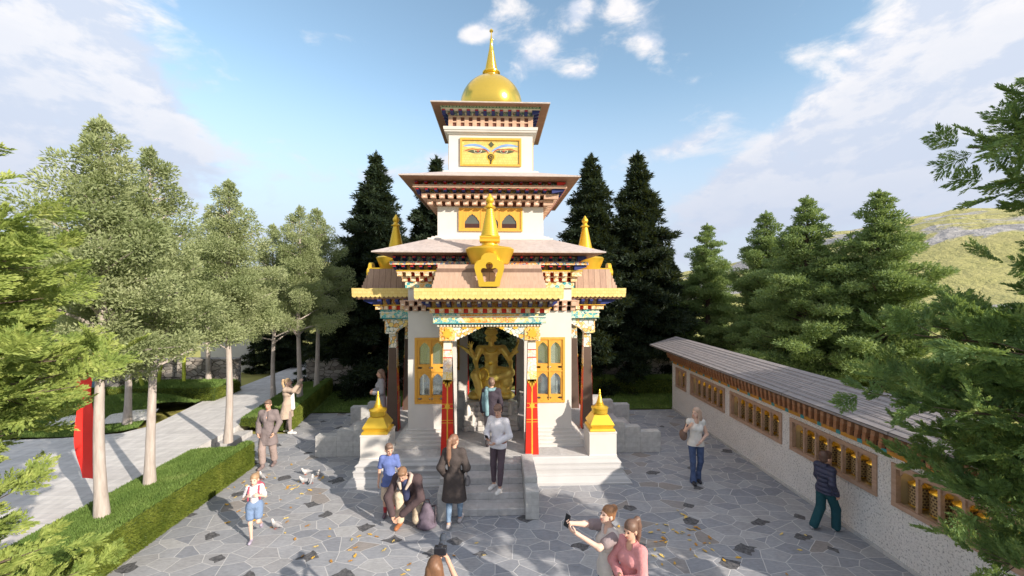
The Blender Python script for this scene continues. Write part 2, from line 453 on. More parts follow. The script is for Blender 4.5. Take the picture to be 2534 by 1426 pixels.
# ------------------------------------------------------------------ ground, paving, terrain
def paving_mat():
    m, t, b, oc = newmat('crazy_flagstones')
    v = t.vmath('ADD', oc, t.vmath('SCALE', t.noisec(oc, 1.6, 2)))
    v.node.inputs[1].links[0].from_node.inputs[3].default_value = .05
    v = t.map(v, scale=(.86, 1.22, 1), rot=(0, 0, .25))
    a = t.vor(v, 3.0, rnd=1.0, dim='2D'); e = t.vor(v, 3.0, 'DISTANCE_TO_EDGE', rnd=1.0, dim='2D')
    r = t.sep(a.outputs['Color'])
    c = t.ramp(r[0], [(0, (.315, .335, .385)), (.3, (.375, .395, .44)), (.6, (.435, .45, .49)), (.85, (.41, .415, .44)), (1, (.51, .52, .545))], 'LINEAR')
    c = t.mix(t.sstep(r[1], .94, .96), c, (.37, .345, .335))
    g = t.noise(t.map(oc, scale=(5, 16, 5)), 2.0, 6, .7)
    g2 = t.noise(oc, 2.6, 6, .7)
    c = t.mix(.85, c, t.ramp(g, [(.25, .58), (.75, 1.0)]), 'MULTIPLY')
    c = t.mix(.7, c, t.ramp(g2, [(.3, .72), (.7, 1.0)]), 'MULTIPLY')
    gw = t.sstep(e.outputs['Distance'], .026, .010)
    c = t.mix(t.math('MULTIPLY', gw, .85), c, (.57, .57, .58))
    # small dark basalt insets
    vi = t.vmath('ADD', v, t.vmath('SCALE', t.noisec(oc, 4.5, 1)))
    vi.node.inputs[1].links[0].from_node.inputs[3].default_value = .22
    d1 = t.vor(t.map(vi, rot=(0, 0, .5), scale=(1, .80, 1)), 1.25, 'F1', 'CHEBYCHEV', .8, '2D')
    rr = t.sep(d1.outputs['Color'])
    size = t.math('MULTIPLY_ADD', rr[0], .07, .085)
    dk = t.math('LESS_THAN', d1.outputs['Distance'], size)
    dk = t.math('MULTIPLY', dk, t.math('GREATER_THAN', rr[1], .34))
    c = t.mix(dk, c, t.ramp(t.noise(oc, 18, 5, .7), [(.35, (.045, .048, .056)), (.62, (.15, .15, .16))]))
    t.put(b.inputs['Base Color'], c)
    b.inputs['Roughness'].default_value = .78; b.inputs['Specular IOR Level'].default_value = .3
    h = t.math('SUBTRACT', t.math('MULTIPLY', g, .35), t.math('MULTIPLY', gw, .8))
    t.put(b.inputs['Normal'], t.bump(h, .45, .012))
    return m
PAVE = paving_mat()
WALK = tiled('pale_path_planks', (.70, .685, .68), (.60, .585, .585), (.51, .52, .545), 1.1, .17, .006, 'flat', .7, .37, (6, 2, 6), rot=.0)
GRASSB = mat('lawn_soil_grass', (.075, .12, .022), .9, var=.35, vs=3)
def meadow_mat():
    m, t, b, oc = newmat('yellow_green_meadow')
    n = t.noise(oc, .05, 7, .65); n2 = t.noise(oc, 1.2, 4, .7)
    c = t.ramp(n, [(.3, (.26, .27, .055)), (.6, (.38, .36, .095)), (.75, (.22, .25, .05))])
    c = t.mix(.6, c, t.ramp(n2, [(.3, .7), (.7, 1.0)]), 'MULTIPLY')
    t.put(b.inputs['Base Color'], c); b.inputs['Roughness'].default_value = .9
    return m
def hill_mat():
    m, t, b, oc = newmat('hillside_grass_and_rock')
    n = t.noise(oc, .03, 8, .62, .4); n2 = t.noise(oc, .25, 6, .7)
    ge = t.node('ShaderNodeNewGeometry')
    nz = t.sep(ge.outputs['Normal'])[2]
    c = t.ramp(n, [(.3, (.36, .37, .12)), (.5, (.50, .47, .19)), (.7, (.35, .37, .13))])
    c = t.mix(.5, c, t.ramp(n2, [(.3, .7), (.7, 1.0)]), 'MULTIPLY')
    steep = t.math('ADD', t.math('SUBTRACT', 1.0, nz), t.math('MULTIPLY', t.math('SUBTRACT', n, .5), 1.2))
    nr = t.noise(t.map(oc, scale=(1, 1, 2.2)), .022, 7, .62, .6)
    rk = t.math('MAXIMUM', t.sstep(steep, .36, .46), t.sstep(nr, 0.545, .585))
    rock = t.ramp(n2, [(.3, (.22, .22, .24)), (.55, (.44, .43, .43)), (.75, (.62, .6, .58))])
    t.put(b.inputs['Base Color'], t.mix(rk, c, rock)); b.inputs['Roughness'].default_value = .9
    t.put(b.inputs['Normal'], t.bump(t.math('ADD', n2, t.math('MULTIPLY', n, 2.0)), .9, 4.0))
    return m
def sheet(name, poly, z, m, thick=0.0, kind='structure'):
    mb = MB(); n = len(poly)
    vs = [(x, y, z) for x, y in poly]
    mb.add(vs, [tuple(range(n))])
    if thick:
        mb.add([(x, y, z-thick) for x, y in poly], [tuple(range(n-1, -1, -1))])
        for i in range(n):
            j = (i+1) % n
            mb.f.append((i, i+n, j+n, j)); mb.m.append(0)
    o = mb.build(name, m); tag(o, kind=kind); return o
# one sheet to the horizon
MEAD = meadow_mat()
mb = MB()
rings = [0, 12, 30, 60, 110, 200, 400, 800, 1800]
vs = [(0, 0, -.03)]; fs = []
for r in rings[1:]:
    for k in range(48): vs.append((r*math.cos(2*PI*k/48), r*math.sin(2*PI*k/48), -.03 if r < 400 else -1.0))
for k in range(48): fs.append((0, 1+k, 1+(k+1) % 48))
for i in range(len(rings)-2):
    for k in range(48):
        a = 1+i*48+k; b = 1+i*48+(k+1) % 48; fs.append((a, a+48, b+48, b))
mb.add(vs, fs); g = mb.build('ground', MEAD); tag(g, 'yellow green meadow ground running out to the hills', 'ground', kind='structure')
# hills all round, higher on the right
def fbm(x, y, seed, f0, octs=6):
    r = np.random.default_rng(seed); s = np.zeros_like(x); a = 1.0
    for o in range(octs):
        for k in range(4):
            th = r.uniform(0, 2*PI); ph = r.uniform(0, 2*PI)
            s += a*np.sin((x*math.cos(th)+y*math.sin(th))*f0 + ph + 1.3*np.sin((y*math.cos(th)-x*math.sin(th))*f0*.6+ph*2))
        a *= .5; f0 *= 2.07
    return s/4
na, nr = 300, 70
A = np.linspace(-PI, PI, na, endpoint=False); RR = np.linspace(0, 1, nr)
aa, rr_ = np.meshgrid(A, RR, indexing='ij')
rad = 115 + 420*rr_**1.3
X = rad*np.sin(aa); Y = rad*np.cos(aa)
degs = np.degrees(aa)
prof = 12 + 21*np.exp(-((degs-49)/9)**2) + 17*np.exp(-((degs-62)/12)**2) + 10*np.exp(-((degs-37)/7)**2) + 6*np.exp(-((degs+22)/9)**2) + 8*np.exp(-((degs+50)/15)**2)
ramp_ = np.clip(rr_/.42, 0, 1); ramp_ = ramp_*ramp_*(3-2*ramp_)
nzh = fbm(X, Y, 5, .03) * 3.6
ridge = np.abs(fbm(X, Y, 11, .03, 6))
Z = ramp_*(prof*1.12*(.9+.08*rr_) + nzh*1.7 - 7*ridge) - 2.0*(1-ramp_)
V = np.stack([X, Y, Z], -1).reshape(-1, 3)
F = []
for i in range(na):
    j = (i+1) % na
    for k in range(nr-1): F.append((i*nr+k, j*nr+k, j*nr+k+1, i*nr+k+1))
h = np_mesh('hills', V, F, hill_mat(), smooth=True); tag(h, 'yellow green rocky hills on the horizon', 'hills', kind='structure')

# courtyard paving (raised 0 level), lawn behind it, pale path on the left
sheet('courtyard', [(-5.96, -13.5), (6.72, -13.5), (6.72, 2.45), (-7.0, 2.45), (-6.3, .4), (-7.75, .4), (-7.75, -1.75), (-5.96, -1.75)], 0.0, PAVE, .05)
LAWNZ = .03
sheet('lawn', [(-8.0, 2.45), (9.0, 2.45), (9.0, 5.6), (-8.0, 5.6)], LAWNZ, GRASSB)
WZ = .30
path_poly = [(-7.72, -12), (-7.72, .3), (-8.3, 5.6), (-8.3, 12.0), (-10.7, 12.0), (-10.75, 3.2), (-10.5, 1.4), (-10.35, .4), (-10.7, -.25), (-12.0, -.6), (-14, -.75), (-24, -.9), (-24, -12)]
sheet('path', path_poly, WZ, WALK, .35)
sheet('step', [(-7.72, -.75), (-7.3, -.75), (-7.3, .3), (-7.72, .3)], .15, TREAD, .16)
# ------------------------------------------------------------------ the temple
T = thing('temple', 'white three-tiered temple with gold dome, painted porches and a statue inside', 'temple', (0, 0, 0))
FZ = .55
# plinth
prof = [(3.27, 0), (3.27, .035), (3.235, .045), (3.215, .10), (3.15, .155), (3.15, .175), (3.10, .20), (3.10, .285), (3.115, .295), (3.115, .32), (3.06, .335), (3.06, .395), (3.075, .405), (3.075, .43), (3.01, .47), (3.0, .52), (2.98, FZ)]
mb = MB().sq(prof); mb.build('plinth', MARBLE, T)
mb = MB().box(-2.9, 2.9, -2.9, 2.9, FZ, FZ+.004); mb.build('floor', TREAD, T)

def stair(half, cheek, levels, proj=0):
    mb = MB()
    ys = [-4.46, -4.085, -3.715, -3.345]; rise = FZ/4
    for i, y in enumerate(ys):
        mb.box(-half, half, y, -2.9, i*rise, (i+1)*rise - (.003 if i == 3 else 0))
    st = mb.build('staircase', TREAD, T, bevel=.008)
    for s in (-1, 1):
        mb = MB()
        for (y0, y1, z) in levels: mb.box(s*half, s*(half+cheek), y0, y1, 0, z)
        mb.build('cheek_wall', STONE, st, bevel=.01)
    return st
stair(.72, .265, [(-4.62, -4.26, .545), (-4.26, -3.08, .665)])
s1 = stair(1.2, .26, [(-4.66, -4.1, .56), (-4.1, -3.66, .70), (-3.66, -3.08, .84)])
s1.rotation_euler = (0, 0, PI/2)
for a in (PI, -PI/2):
    c = s1.copy(); col.objects.link(c); c.parent = T; c.rotation_euler = (0, 0, a)
    for ch in list(s1.children):
        d = ch.copy(); col.objects.link(d); d.parent = c

# stepped base of the body, one block per corner
mb = MB()
n = 5
for i in range(n):
    w = 2.40 - .07*i; z0 = FZ+.004 + i*.076; g = .905 + .012*i
    mb.box(g, w, -w, -g, z0, z0+.076)
    mb.box(g-.004, w+.012, -w-.012, -g+.004, z0+.058, z0+.074)
base = mb.build('stepped_base', WHITE, T); four(base)

# body walls with openings (pinwheel, so corners never overlap)
WB, TH = 2.08, .18
WX0, WX1, WZ0, WZ1 = 1.13, 1.88, 1.60, 3.21
mb = MB()
ztop = 4.56
def wall_boxes(mb, xs, x0, x1, z0, z1, yo):
    # xs: list of (xa, xb, za, zb) holes that do not share x ranges
    cuts = sorted({x0, x1, *[h[0] for h in xs], *[h[1] for h in xs]})
    for a, b in zip(cuts, cuts[1:]):
        hs = [h for h in xs if h[0] <= a and h[1] >= b]
        z = z0
        for h in sorted(hs, key=lambda q: q[2]):
            if h[2] > z: mb.box(a, b, yo, yo+TH, z, h[2])
            z = h[3]
        mb.box(a, b, yo, yo+TH, z, z1)
wall_boxes(mb, [(-WX1, -WX0, WZ0, WZ1), (-.865, .865, FZ, 3.72), (WX0, WX1, WZ0, WZ1)], -WB, WB-TH, FZ+.004, ztop, -WB)
four(mb.build('wall', WHITE, T))
mb = MB().box(-WB+.02, WB-.02, -WB+.02, WB-.02, 4.48, 4.55); mb.build('ceiling', WHITE, T)

def arch(x0, x1, z0, z1, kind='ogee'):      # pane outline: straight sides, lobed pointed head
    w = x1-x0; xc = (x0+x1)/2; zs = z1 - w*.62
    pts = [(x0, z0), (x1, z0), (x1, zs)]
    prof = [(.5, 0), (.47, .14), (.36, .26), (.33, .36), (.22, .44), (.20, .50), (.08, .545), (0, .62)]
    for f, g in prof[1:]: pts.append((xc + f*w, zs + g*w))
    for f, g in prof[-2:0:-1]: pts.append((xc - f*w, zs + g*w))
    pts.append((x0, zs))
    return pts
def oval(x, z, rx, rz, n=14):
    return [(x+rx*math.cos(2*PI*k/n), z+rz*abs(math.sin(2*PI*k/n))**.8*(1 if k < n/2 else -1)) for k in range(n)]
def body_window():
    w = WX1-WX0; x0 = WX0
    holes = []
    for (a, b) in ((.085, .345), (.415, .675)):
        holes.append(arch(x0+a, x0+b, WZ0+.965, WZ0+1.52)); holes.append(arch(x0+a, x0+b, WZ0+.175, WZ0+.73))
    for z in (.875, .09):
        for x in (.10, .375, .65): holes.append(oval(x0+x, WZ0+z, .058, .03))
    mb = MB().plate([(WX0+.002, WZ0+.002), (WX1-.002, WZ0+.002), (WX1-.002, WZ1-.002), (WX0+.002, WZ1-.002)], holes, -WB-.004, -WB+.05)
    f = mb.build('window', YELW, T)
    mb = MB()
    for (a, b, c, d) in ((WX0-.03, WX1+.03, WZ1-.03, WZ1+.03), (WX0-.03, WX1+.03, WZ0-.03, WZ0+.03), (WX0-.03, WX0+.03, WZ0+.03, WZ1-.03), (WX1-.03, WX1+.03, WZ0+.03, WZ1-.03), ((WX0+WX1)/2-.012, (WX0+WX1)/2+.012, WZ0+.03, WZ1-.03)):
        mb.box(a, b, -WB-.028, -WB+.0, c, d)
    mb.box(WX0+.03, WX1-.03, -WB-.02, -WB-.002, WZ0+.76, WZ0+.80)
    mb.build('window_frame', YELW, f)
    mb = MB()
    for (a, b) in ((.08, .35), (.41, .68)):
        for (c, d) in ((.16, .74), (.955, 1.53)): mb.box(x0+a, x0+b, -WB+.055, -WB+.06, WZ0+c, WZ0+d)
    mb.build('glass', GLASS, f)
    return f
w1 = body_window(); four(w1)
M = Matrix.Translation((-(WX0+WX1), 0, 0))
w2 = w1.copy(); col.objects.link(w2); w2.parent = T
w2.data = w1.data.copy(); w2.data.transform(M)
for ch in list(w1.children):
    d = ch.copy(); d.data = ch.data.copy(); d.data.transform(M); col.objects.link(d); d.parent = w2
four(w2)

# ---- cornice rows
def corbel_row(w_in, w_out, z0, z1, n, bw, name='corbel_row', m=None, back=REDBRN, split=0.0, rail=True):
    mb = MB()
    L = w_out + w_in
    for i in range(n):
        x = -w_out + bw*.5 + i*(L-bw*.2)/n
        mb.box(x-bw/2, x+bw/2, -w_out, -w_in+.01, z0+.005, z1)
        mb.box(x-bw/2-.006, x+bw/2+.006, -w_out-.008, -w_out+.05, z1-.028, z1-.004)
        mb.box(x-bw*.22, x+bw*.22, -w_out-.005, -w_out+.02, z0+.03, z0+.055, 2)
    mb.box(-w_in-.02, w_in-.02, -w_in-.02, -w_in+.06, z0-.002, z1-.01, 1)
    if rail: mb.box(-w_out-.012, w_in-.012, -w_out-.012, -w_in+.02, z1, z1+.018)
    return four(mb.build(name, [m or PINKWD, back, CREAM], T))
def bracket_row(w_in, w_out, z0, z1, n, bw=.075, name='bracket_row', back=ORN_M, m=BLUE, tip=RED):
    mb = MB(); L = w_out + w_in; h = z1-z0
    prof_ = [(-w_in+.02, z0), (-w_in+.02, z1), (-w_out, z1), (-w_out, z1-h*.42), (-(w_in*.55+w_out*.45), z0+h*.22), (-w_in-.04, z0)]
    for i in range(n):
        x = -w_out + bw*.6 + i*(L-bw*.2)/n
        Mx = Matrix.Translation((x, 0, 0)) @ Matrix.Rotation(PI/2, 4, 'Z') 
        mb.prism([(p[0], p[1]) for p in prof_], -bw/2, bw/2, 0, Mx)
        mb.box(x-bw*.42, x+bw*.42, -w_out-.012, -w_out+.03, z1-h*.36, z1-.012, 2)
    mb.box(-w_in-.03, w_in-.03, -w_in-.03, -w_in+.05, z0+.001, z1-.002, 1)
    return four(mb.build(name, [m, back, tip], T))
def beam(w_in, w_out, z0, z1, name, m):
    mb = MB().box(-w_out, w_in, -w_out, -w_in, z0, z1)
    return four(mb.build(name, m, T))
def roof(we, ze, wt, zt, name, drop=.07):
    mb = MB()
    mb.sq([(we-.02, ze-.035), (we, ze-.03), (we, ze), (wt, zt)], 0, caps=False)
    o = mb.build(name, ROOFT, T)
    mb = MB()
    ins = we-.34
    mb.sq([(ins, ze-drop), (ins+.002, ze-drop+.001), (we-.021, ze-.034)], 0, caps=False)
    # underside boards
    mb.sq([(ins-.4, ze-drop-.002), (ins, ze-drop)], 0, caps=False)
    mb.build('soffit', SOFFIT, o)
    return o
# low band round the body
corbel_row(2.06, 2.16, 3.92, 4.04, 20, .12)
corbel_row(2.06, 2.24, 4.045, 4.17, 20, .12)
# tier 1 cornice
beam(2.06, 2.14, 4.50, 4.655, 'painted_beam', ORN_X)
corbel_row(2.06, 2.20, 4.66, 4.765, 20, .115, m=ORN_P, back=RED)
corbel_row(2.06, 2.30, 4.79, 4.895, 20, .115, m=ORN_P, back=RED)
beam(2.06, 2.32, 4.915, 4.945, 'gold_rail', GOLD)
bracket_row(2.12, 2.40, 4.95, 5.065, 21, .085, back=ORN_O)
beam(2.1, 2.45, 5.07, 5.15, 'painted_beam', ORN_M)
bracket_row(2.2, 2.40, 5.155, 5.29, 19, .08, back=ORN_D)
roof(2.79, 5.375, 1.66, 5.79, 'lower_roof')
# tower 2
mb = MB().sq([(1.66, 5.785), (1.66, 5.83), (1.57, 5.831), (1.57, 5.875), (1.48, 5.876), (1.48, 5.905), (1.43, 5.906), (1.43, 7.35)])
mb.build('tower_wall', WHITE, T)
corbel_row(1.42, 1.66, 6.70, 6.82, 13, .135)
corbel_row(1.42, 1.79, 6.845, 6.955, 14, .135)
bracket_row(1.62, 1.93, 6.975, 7.075, 15, .085, back=ORN_M)
beam(1.6, 1.985, 7.08, 7.15, 'wooden_beam', PINKWD)
bracket_row(1.75, 1.95, 7.155, 7.25, 15, .07, back=ORN_D, m=RED, tip=BLUE)
roof(2.28, 7.335, 1.31, 7.67, 'middle_roof')
# tower 3
mb = MB().sq([(1.31, 7.665), (1.31, 7.70), (1.24, 7.701), (1.24, 7.735), (1.16, 7.736), (1.16, 8.735), (1.20, 8.745), (1.21, 8.775), (1.26, 8.79), (1.27, 8.83), (1.29, 8.84), (1.30, 8.92), (1.12, 8.925), (1.12, 9.5)])
mb.build('tower_wall', WHITE, T)
mb = MB()        # lattice box with two rows of square openings
nx = 10
mb.box(-1.12, 1.08, -1.135, -1.10, 8.926, 9.262, 1)
for i in range(nx+1):
    x = -1.16 + i*(2.32-.115)/nx + .05
    mb.box(x-.058, x+.058, -1.17, -1.13, 8.926, 9.262)
for z in (8.926, 9.075, 9.225): mb.box(-1.155, 1.125, -1.166, -1.132, z, z+.037)
four(mb.build('lattice_band', [PINKWD, REDBRN], T))
bracket_row(1.16, 1.34, 9.268, 9.37, 11, .09, back=ORN_D)
beam(1.1, 1.35, 9.372, 9.405, 'wooden_beam', CREAM)
def rings_beam():
    mb = MB().box(-1.37, 1.10, -1.37, -1.10, 9.406, 9.455)
    for i in range(30):
        x = -1.34 + i*.0905
        if x > 1.33: break
        n_ = 10; vs = []
        mb.lathe([(.034, 0), (.034, .006), (.02, .006), (.02, 0)], 10, 1, M=Matrix.Translation((x, -1.369, 9.43)) @ Matrix.Rotation(PI/2, 4, 'X'), caps=False, sq=(1, .62))
    return four(mb.build('green_ring_frieze', [GREEN, CREAM], T))
rings_beam()
roof(1.60, 9.475, .97, 9.60, 'upper_roof', .03)
mb = MB().sq([(.97, 9.595), (.97, 9.62), (.9, 9.621)]); mb.build('dome_base', WHITE, T)
# dome and spire
mb = MB()
pr = [(.86, 9.615)] + [(.945*math.cos(a), 10.0 + .945*math.sin(a)) for a in np.linspace(-.38, PI/2-.2, 22)]
mb.lathe(pr, 56); dm = mb.build('dome', GOLDM, T, True, 60)
mb = MB()
pr = [(.215, 10.9), (.205, 10.95), (.205, 11.05), (.235, 11.06), (.27, 11.10), (.27, 11.135), (.22, 11.17)]
z = 11.18; r = .195
for i in range(14):
    pr += [(r, z), (r, z+.030), (r-.014, z+.034), (r-.014, z+.041)]; z += .043; r -= .0082
pr += [(.078, z), (.040, 12.10), (.05, 12.12), (.05, 12.14), (.030, 12.16), (.012, 12.30), (.012, 12.355), (.045, 12.375), (.06, 12.40), (.05, 12.435), (.015, 12.455), (.004, 12.49)]
mb.lathe([(r, z-.06) for r, z in pr], 28); mb.build('spire', GOLDM, dm, True, 35)

# tower 2 windows
def tower_window():
    x0, x1, z0, z1 = -.83, .83, 6.06, 6.63
    holes = [arch(c-.2, c+.2, z0+.06, z1-.13) for c in (-.50, 0, .50)]
    mb = MB().plate([(x0, z0), (x1, z0), (x1, z1), (x0, z1)], holes, -1.455, -1.432)
    f = mb.build('tower_window', YELW, T)
    mb = MB()
    for (a, b, c, d) in ((x0-.03, x1+.03, z1-.02, z1+.03), (x0-.03, x1+.03, z0-.03, z0+.02), (x0-.03, x0+.02, z0+.02, z1-.02), (x1-.02, x1+.03, z0+.02, z1-.02)):
        mb.box(a, b, -1.475, -1.431, c, d)
    for c in (-.25, .25): mb.box(c-.02, c+.02, -1.464, -1.4552, z0+.02, z1-.02)
    mb.build('window_frame', YELW, f)
    mb = MB().box(x0+.05, x1-.05, -1.4345, -1.4315, z0+.04, z1-.06)
    mb.build('glass', DGL, f)
    return f
m_, t_, b_, oc_ = newmat('unlit_inside_tower_glass')  # unlit inside of the tower is painted into the pane colour
zz = t_.sep(oc_)[2]
t_.put(b_.inputs['Base Color'], t_.ramp(t_.math('SUBTRACT', zz, 6.0), [(.0, (.05, .018, .012)), (.235, (.06, .022, .014)), (.24, (.10, .11, .10)), (1, (.06, .07, .06))], 'LINEAR'))
b_.inputs['Roughness'].default_value = .12
DGL = m_
four(tower_window())

# painted eyes
def eyes():
    EX = lambda x: (x-1213)*.002438
    EZ = lambda y: 8.65-(y-60)*.002438
    P = lambda pts: [(EX(x), EZ(y)) for x, y in pts]
    yb = -1.161
    mb = MB().box(EX(885), EX(1541), yb-.006, yb, EZ(362), EZ(84))
    p = mb.build('eye_panel', GPAN, T)
    mb = MB()
    X0, X1, Z0, Z1 = EX(866), EX(1560), EZ(380), EZ(62)
    for (a, b, c, d) in ((X0, X1, Z1-.06, Z1), (X0, X1, Z0, Z0+.05), (X0, X0+.055, Z0+.05, Z1-.06), (X1-.055, X1, Z0+.05, Z1-.06)):
        mb.box(a, b, yb-.045, yb, c, d)
    mb.build('panel_frame', YELW, p)
    def pl(name, polys, m, lvl):
        mb = MB()
        for q in polys:
            mb.prism(q, yb-.008-.004*lvl, yb-.004)
        mb.build(name, m, p)
    mir = lambda pts: [(2427-x, y) for x, y in pts]
    brow = [(900,152),(930,140),(980,128),(1040,126),(1095,137),(1150,163),(1190,190),(1210,214),(1196,214),(1150,186),(1090,162),(1020,152),(950,153),(915,158)]
    brw = [(905,160),(950,156),(1020,156),(1090,167),(1150,192),(1192,218),(1180,214),(1150,196),(1090,174),(1020,164),(950,164)]
    lid = [(900,212),(930,200),(965,186),(1005,178),(1050,187),(1100,180),(1140,184),(1170,200),(1184,222),(1187,240),(1181,240),(1176,222),(1160,205),(1135,192),(1100,187),(1050,195),(1005,186),(968,194),(935,207)]
    eye = [(942,210),(975,199),(1005,194),(1050,203),(1100,195),(1140,200),(1168,215),(1140,224),(1110,232),(1060,237),(1010,233),(970,222)]
    wht = [(1022,198),(1050,205),(1110,197),(1104,216),(1088,230),(1060,234),(1034,228),(1024,214)]
    iris = [(1068+26*math.cos(a), 212+17*math.sin(a)) for a in np.linspace(0, 2*PI, 14, endpoint=False)]
    pup = [(1068+13*math.cos(a), 210+9*math.sin(a)) for a in np.linspace(0, 2*PI, 12, endpoint=False)]
    for f in (lambda q: q, mir):
        pl('eyebrow', [P(f(brow))], BROWB, 1); pl('brow_underside', [P(f(brw))], CREAM, 0)  # cream strip is the painted white underside of the eyebrow
        pl('eyelid', [P(f(lid))], RED2, 1)
        pl('eye', [P(f(eye))], OLIVE, 0); pl('eye_white', [P(f(wht))], CREAM, 1); pl('iris', [P(f([(1065+(x-1065)*.86, 214+(y-214)*.82) for x, y in wht]))], OLIVE, 2); pl('pupil', [P(f(pup))], RED2, 3)
    dia = [(1217,97),(1236,118),(1252,133),(1236,150),(1217,168),(1198,150),(1182,133),(1198,118)]
    pl('forehead_mark_rim', [P([(1217+(x-1217)*1.2, 133+(y-133)*1.2) for x, y in dia])], GOLD, 0)
    pl('forehead_mark', [P(dia)], OLIVE, 1)
    rim = [(1213+50*math.cos(a), 278+47*math.sin(a)) for a in np.linspace(.9, 2*PI+1.9-.0, 26)][::1]
    rim = [(1213+50*math.cos(a), 276+46*math.sin(a)) for a in np.linspace(PI/2+.55, 2.5*PI-.55, 24)] + [(1232,335),(1226,362),(1192,362),(1196,335)]
    pl('nose_rim', [P(rim)], GOLD, 0)
    nose = [(1213+36*math.cos(a), 274+34*math.sin(a)) for a in np.linspace(PI/2+.45, 2.5*PI-.45, 22)] + [(1222,325),(1217,357),(1200,357),(1205,325)]
    pl('nose', [P(nose)], DKOL, 1)
    sp = [(1213+(4+a*3.1)*math.cos(a), 272+(4+a*2.9)*math.sin(a)) for a in np.linspace(0, 8.5, 34)]
    mb = MB().tube([(EX(x), yb-.016, EZ(y)) for x, y in sp], .006, 5); mb.build('nose_spiral', GOLD, p)
    return p
GPAN = tiled('gold_leaf_panel', (.82, .62, .20), (.78, .56, .16), (.70, .46, .10), .07, .07, .004, 'wall', .45)
BROWB = mat('brow_blue', (.20, .34, .62), .6); RED2 = mat('crimson_paint', (.35, .03, .03), .6); OLIVE = mat('dark_olive_paint', (.075, .085, .045), .6); DKOL = mat('dark_umber_paint', (.045, .025, .015), .6)
four(eyes())

# ---- porch: built for the front, copied to the other three sides
def pillar_panel(x, m_side):
    pass
PY = -2.71
def pw(z):      # half width of the tapering pillar
    return .158 - (.158-.092)*(z-FZ)/(3.24-FZ)
def pillar(x):
    mb = MB()
    mb.sq([(pw(FZ), FZ+.005), (pw(2.85), 2.85)], 0, (x, PY))
    mb.sq([(pw(2.85), 2.8501), (pw(3.24), 3.25)], 1, (x, PY))
    p = mb.build('pillar', [DKBROWN, ORN_W], T)
    for sgn in (-1, 1):          # painted face outwards and inwards
        mb = MB()
        def quad(z0, z1, m, th, f0=1.0, f1=1.0, xo=0):
            a, b = pw(z0), pw(z1)
            o = lambda zz: sgn*(pw(zz)+th)
            yb = lambda zz: sgn*(pw(zz)-.004)
            vs = [(x+xo-a*f0, PY+o(z0), z0), (x+xo+a*f0, PY+o(z0), z0), (x+xo+b*f1, PY+o(z1), z1), (x+xo-b*f1, PY+o(z1), z1),
                  (x+xo-a*f0, PY+yb(z0), z0), (x+xo+a*f0, PY+yb(z0), z0), (x+xo+b*f1, PY+yb(z1), z1), (x+xo-b*f1, PY+yb(z1), z1)]
            mb.add(vs, [(0,1,2,3),(7,6,5,4),(0,4,5,1),(1,5,6,2),(2,6,7,3),(3,7,4,0)], m)
        quad(FZ+.01, 2.30, 0, .004); quad(2.30, 2.52, 2, .004); quad(2.52, 2.84, 3, .004); quad(2.84, 2.865, 0, .005); quad(2.865, 3.02, 3, .004); quad(3.02, 3.045, 0, .005); quad(3.045, 3.23, 4, .004)
        # gold leaf fringe hanging down over the red
        for k in range(5):
            f = (k-2)/2.5
            a = pw(2.3)
            dl = .30 if k == 2 else (.18 if k in (1, 3) else .1)
            for q in range(2):
                d_ = dl*(1-.45*q); w_ = a*.22*(1-.2*q)
                mb.prism([(x+f*a*.9-w_, 2.33), (x+f*a*.9+w_, 2.33), (x+f*a*.9+w_*.7, 2.33-d_*.6), (x+f*a*.9, 2.33-d_), (x+f*a*.9-w_*.7, 2.33-d_*.6)],
                     PY+sgn*(pw(2.0)+.001), PY+sgn*(pw(2.0)+.012), 1 if q == 0 else 2)
        quad(FZ+.02, 2.25, 1, .008, .10, .12)
        for z in (1.76, 1.66, 1.38, 1.32): quad(z, z+.012, 1, .007)
        fl = [(x+(.075 if k % 2 else .045)*math.cos(PI*k/8), 1.71+(.075 if k % 2 else .045)*math.sin(PI*k/8)) for k in range(16)]
        mb.prism(fl, PY+sgn*(pw(1.71)-.005), PY+sgn*(pw(1.71)+.014), 1)
        mb.build('painted_panel', [RED, GOLDP, ORN_G, ORN_V, CREAM], p)
    return p
GOLDP = mat('gold_leaf_paint', (.80, .46, .05), .5, .2)
SC = lambda r, n: [(r*math.cos(a), r*math.sin(a)) for a in np.linspace(0, PI, n)]
def arch_poly(full=True):
    # scalloped lower edge: corner blocks, then cusped curve up to the middle
    pts = [(1.19, 3.645), (1.19, 3.25), (.80, 3.25)]
    key = [(.80, 3.25), (.78, 3.30), (.62, 3.37), (.45, 3.45), (.30, 3.535), (.12, 3.60), (0, 3.61)]
    for (xa, za), (xb, zb) in zip(key, key[1:]):
        nx_, nz_ = (zb-za), -(xb-xa)
        for k in range(1, 7):
            f = k/6; bul = .022*math.sin(PI*((f*2) % 1))
            L = math.hypot(nx_, nz_)
            pts.append((xa+(xb-xa)*f - abs(nx_)/L*bul*0, za+(zb-za)*f - bul))
    half = pts
    return half + [(-x, z) for x, z in half[-2::-1]]
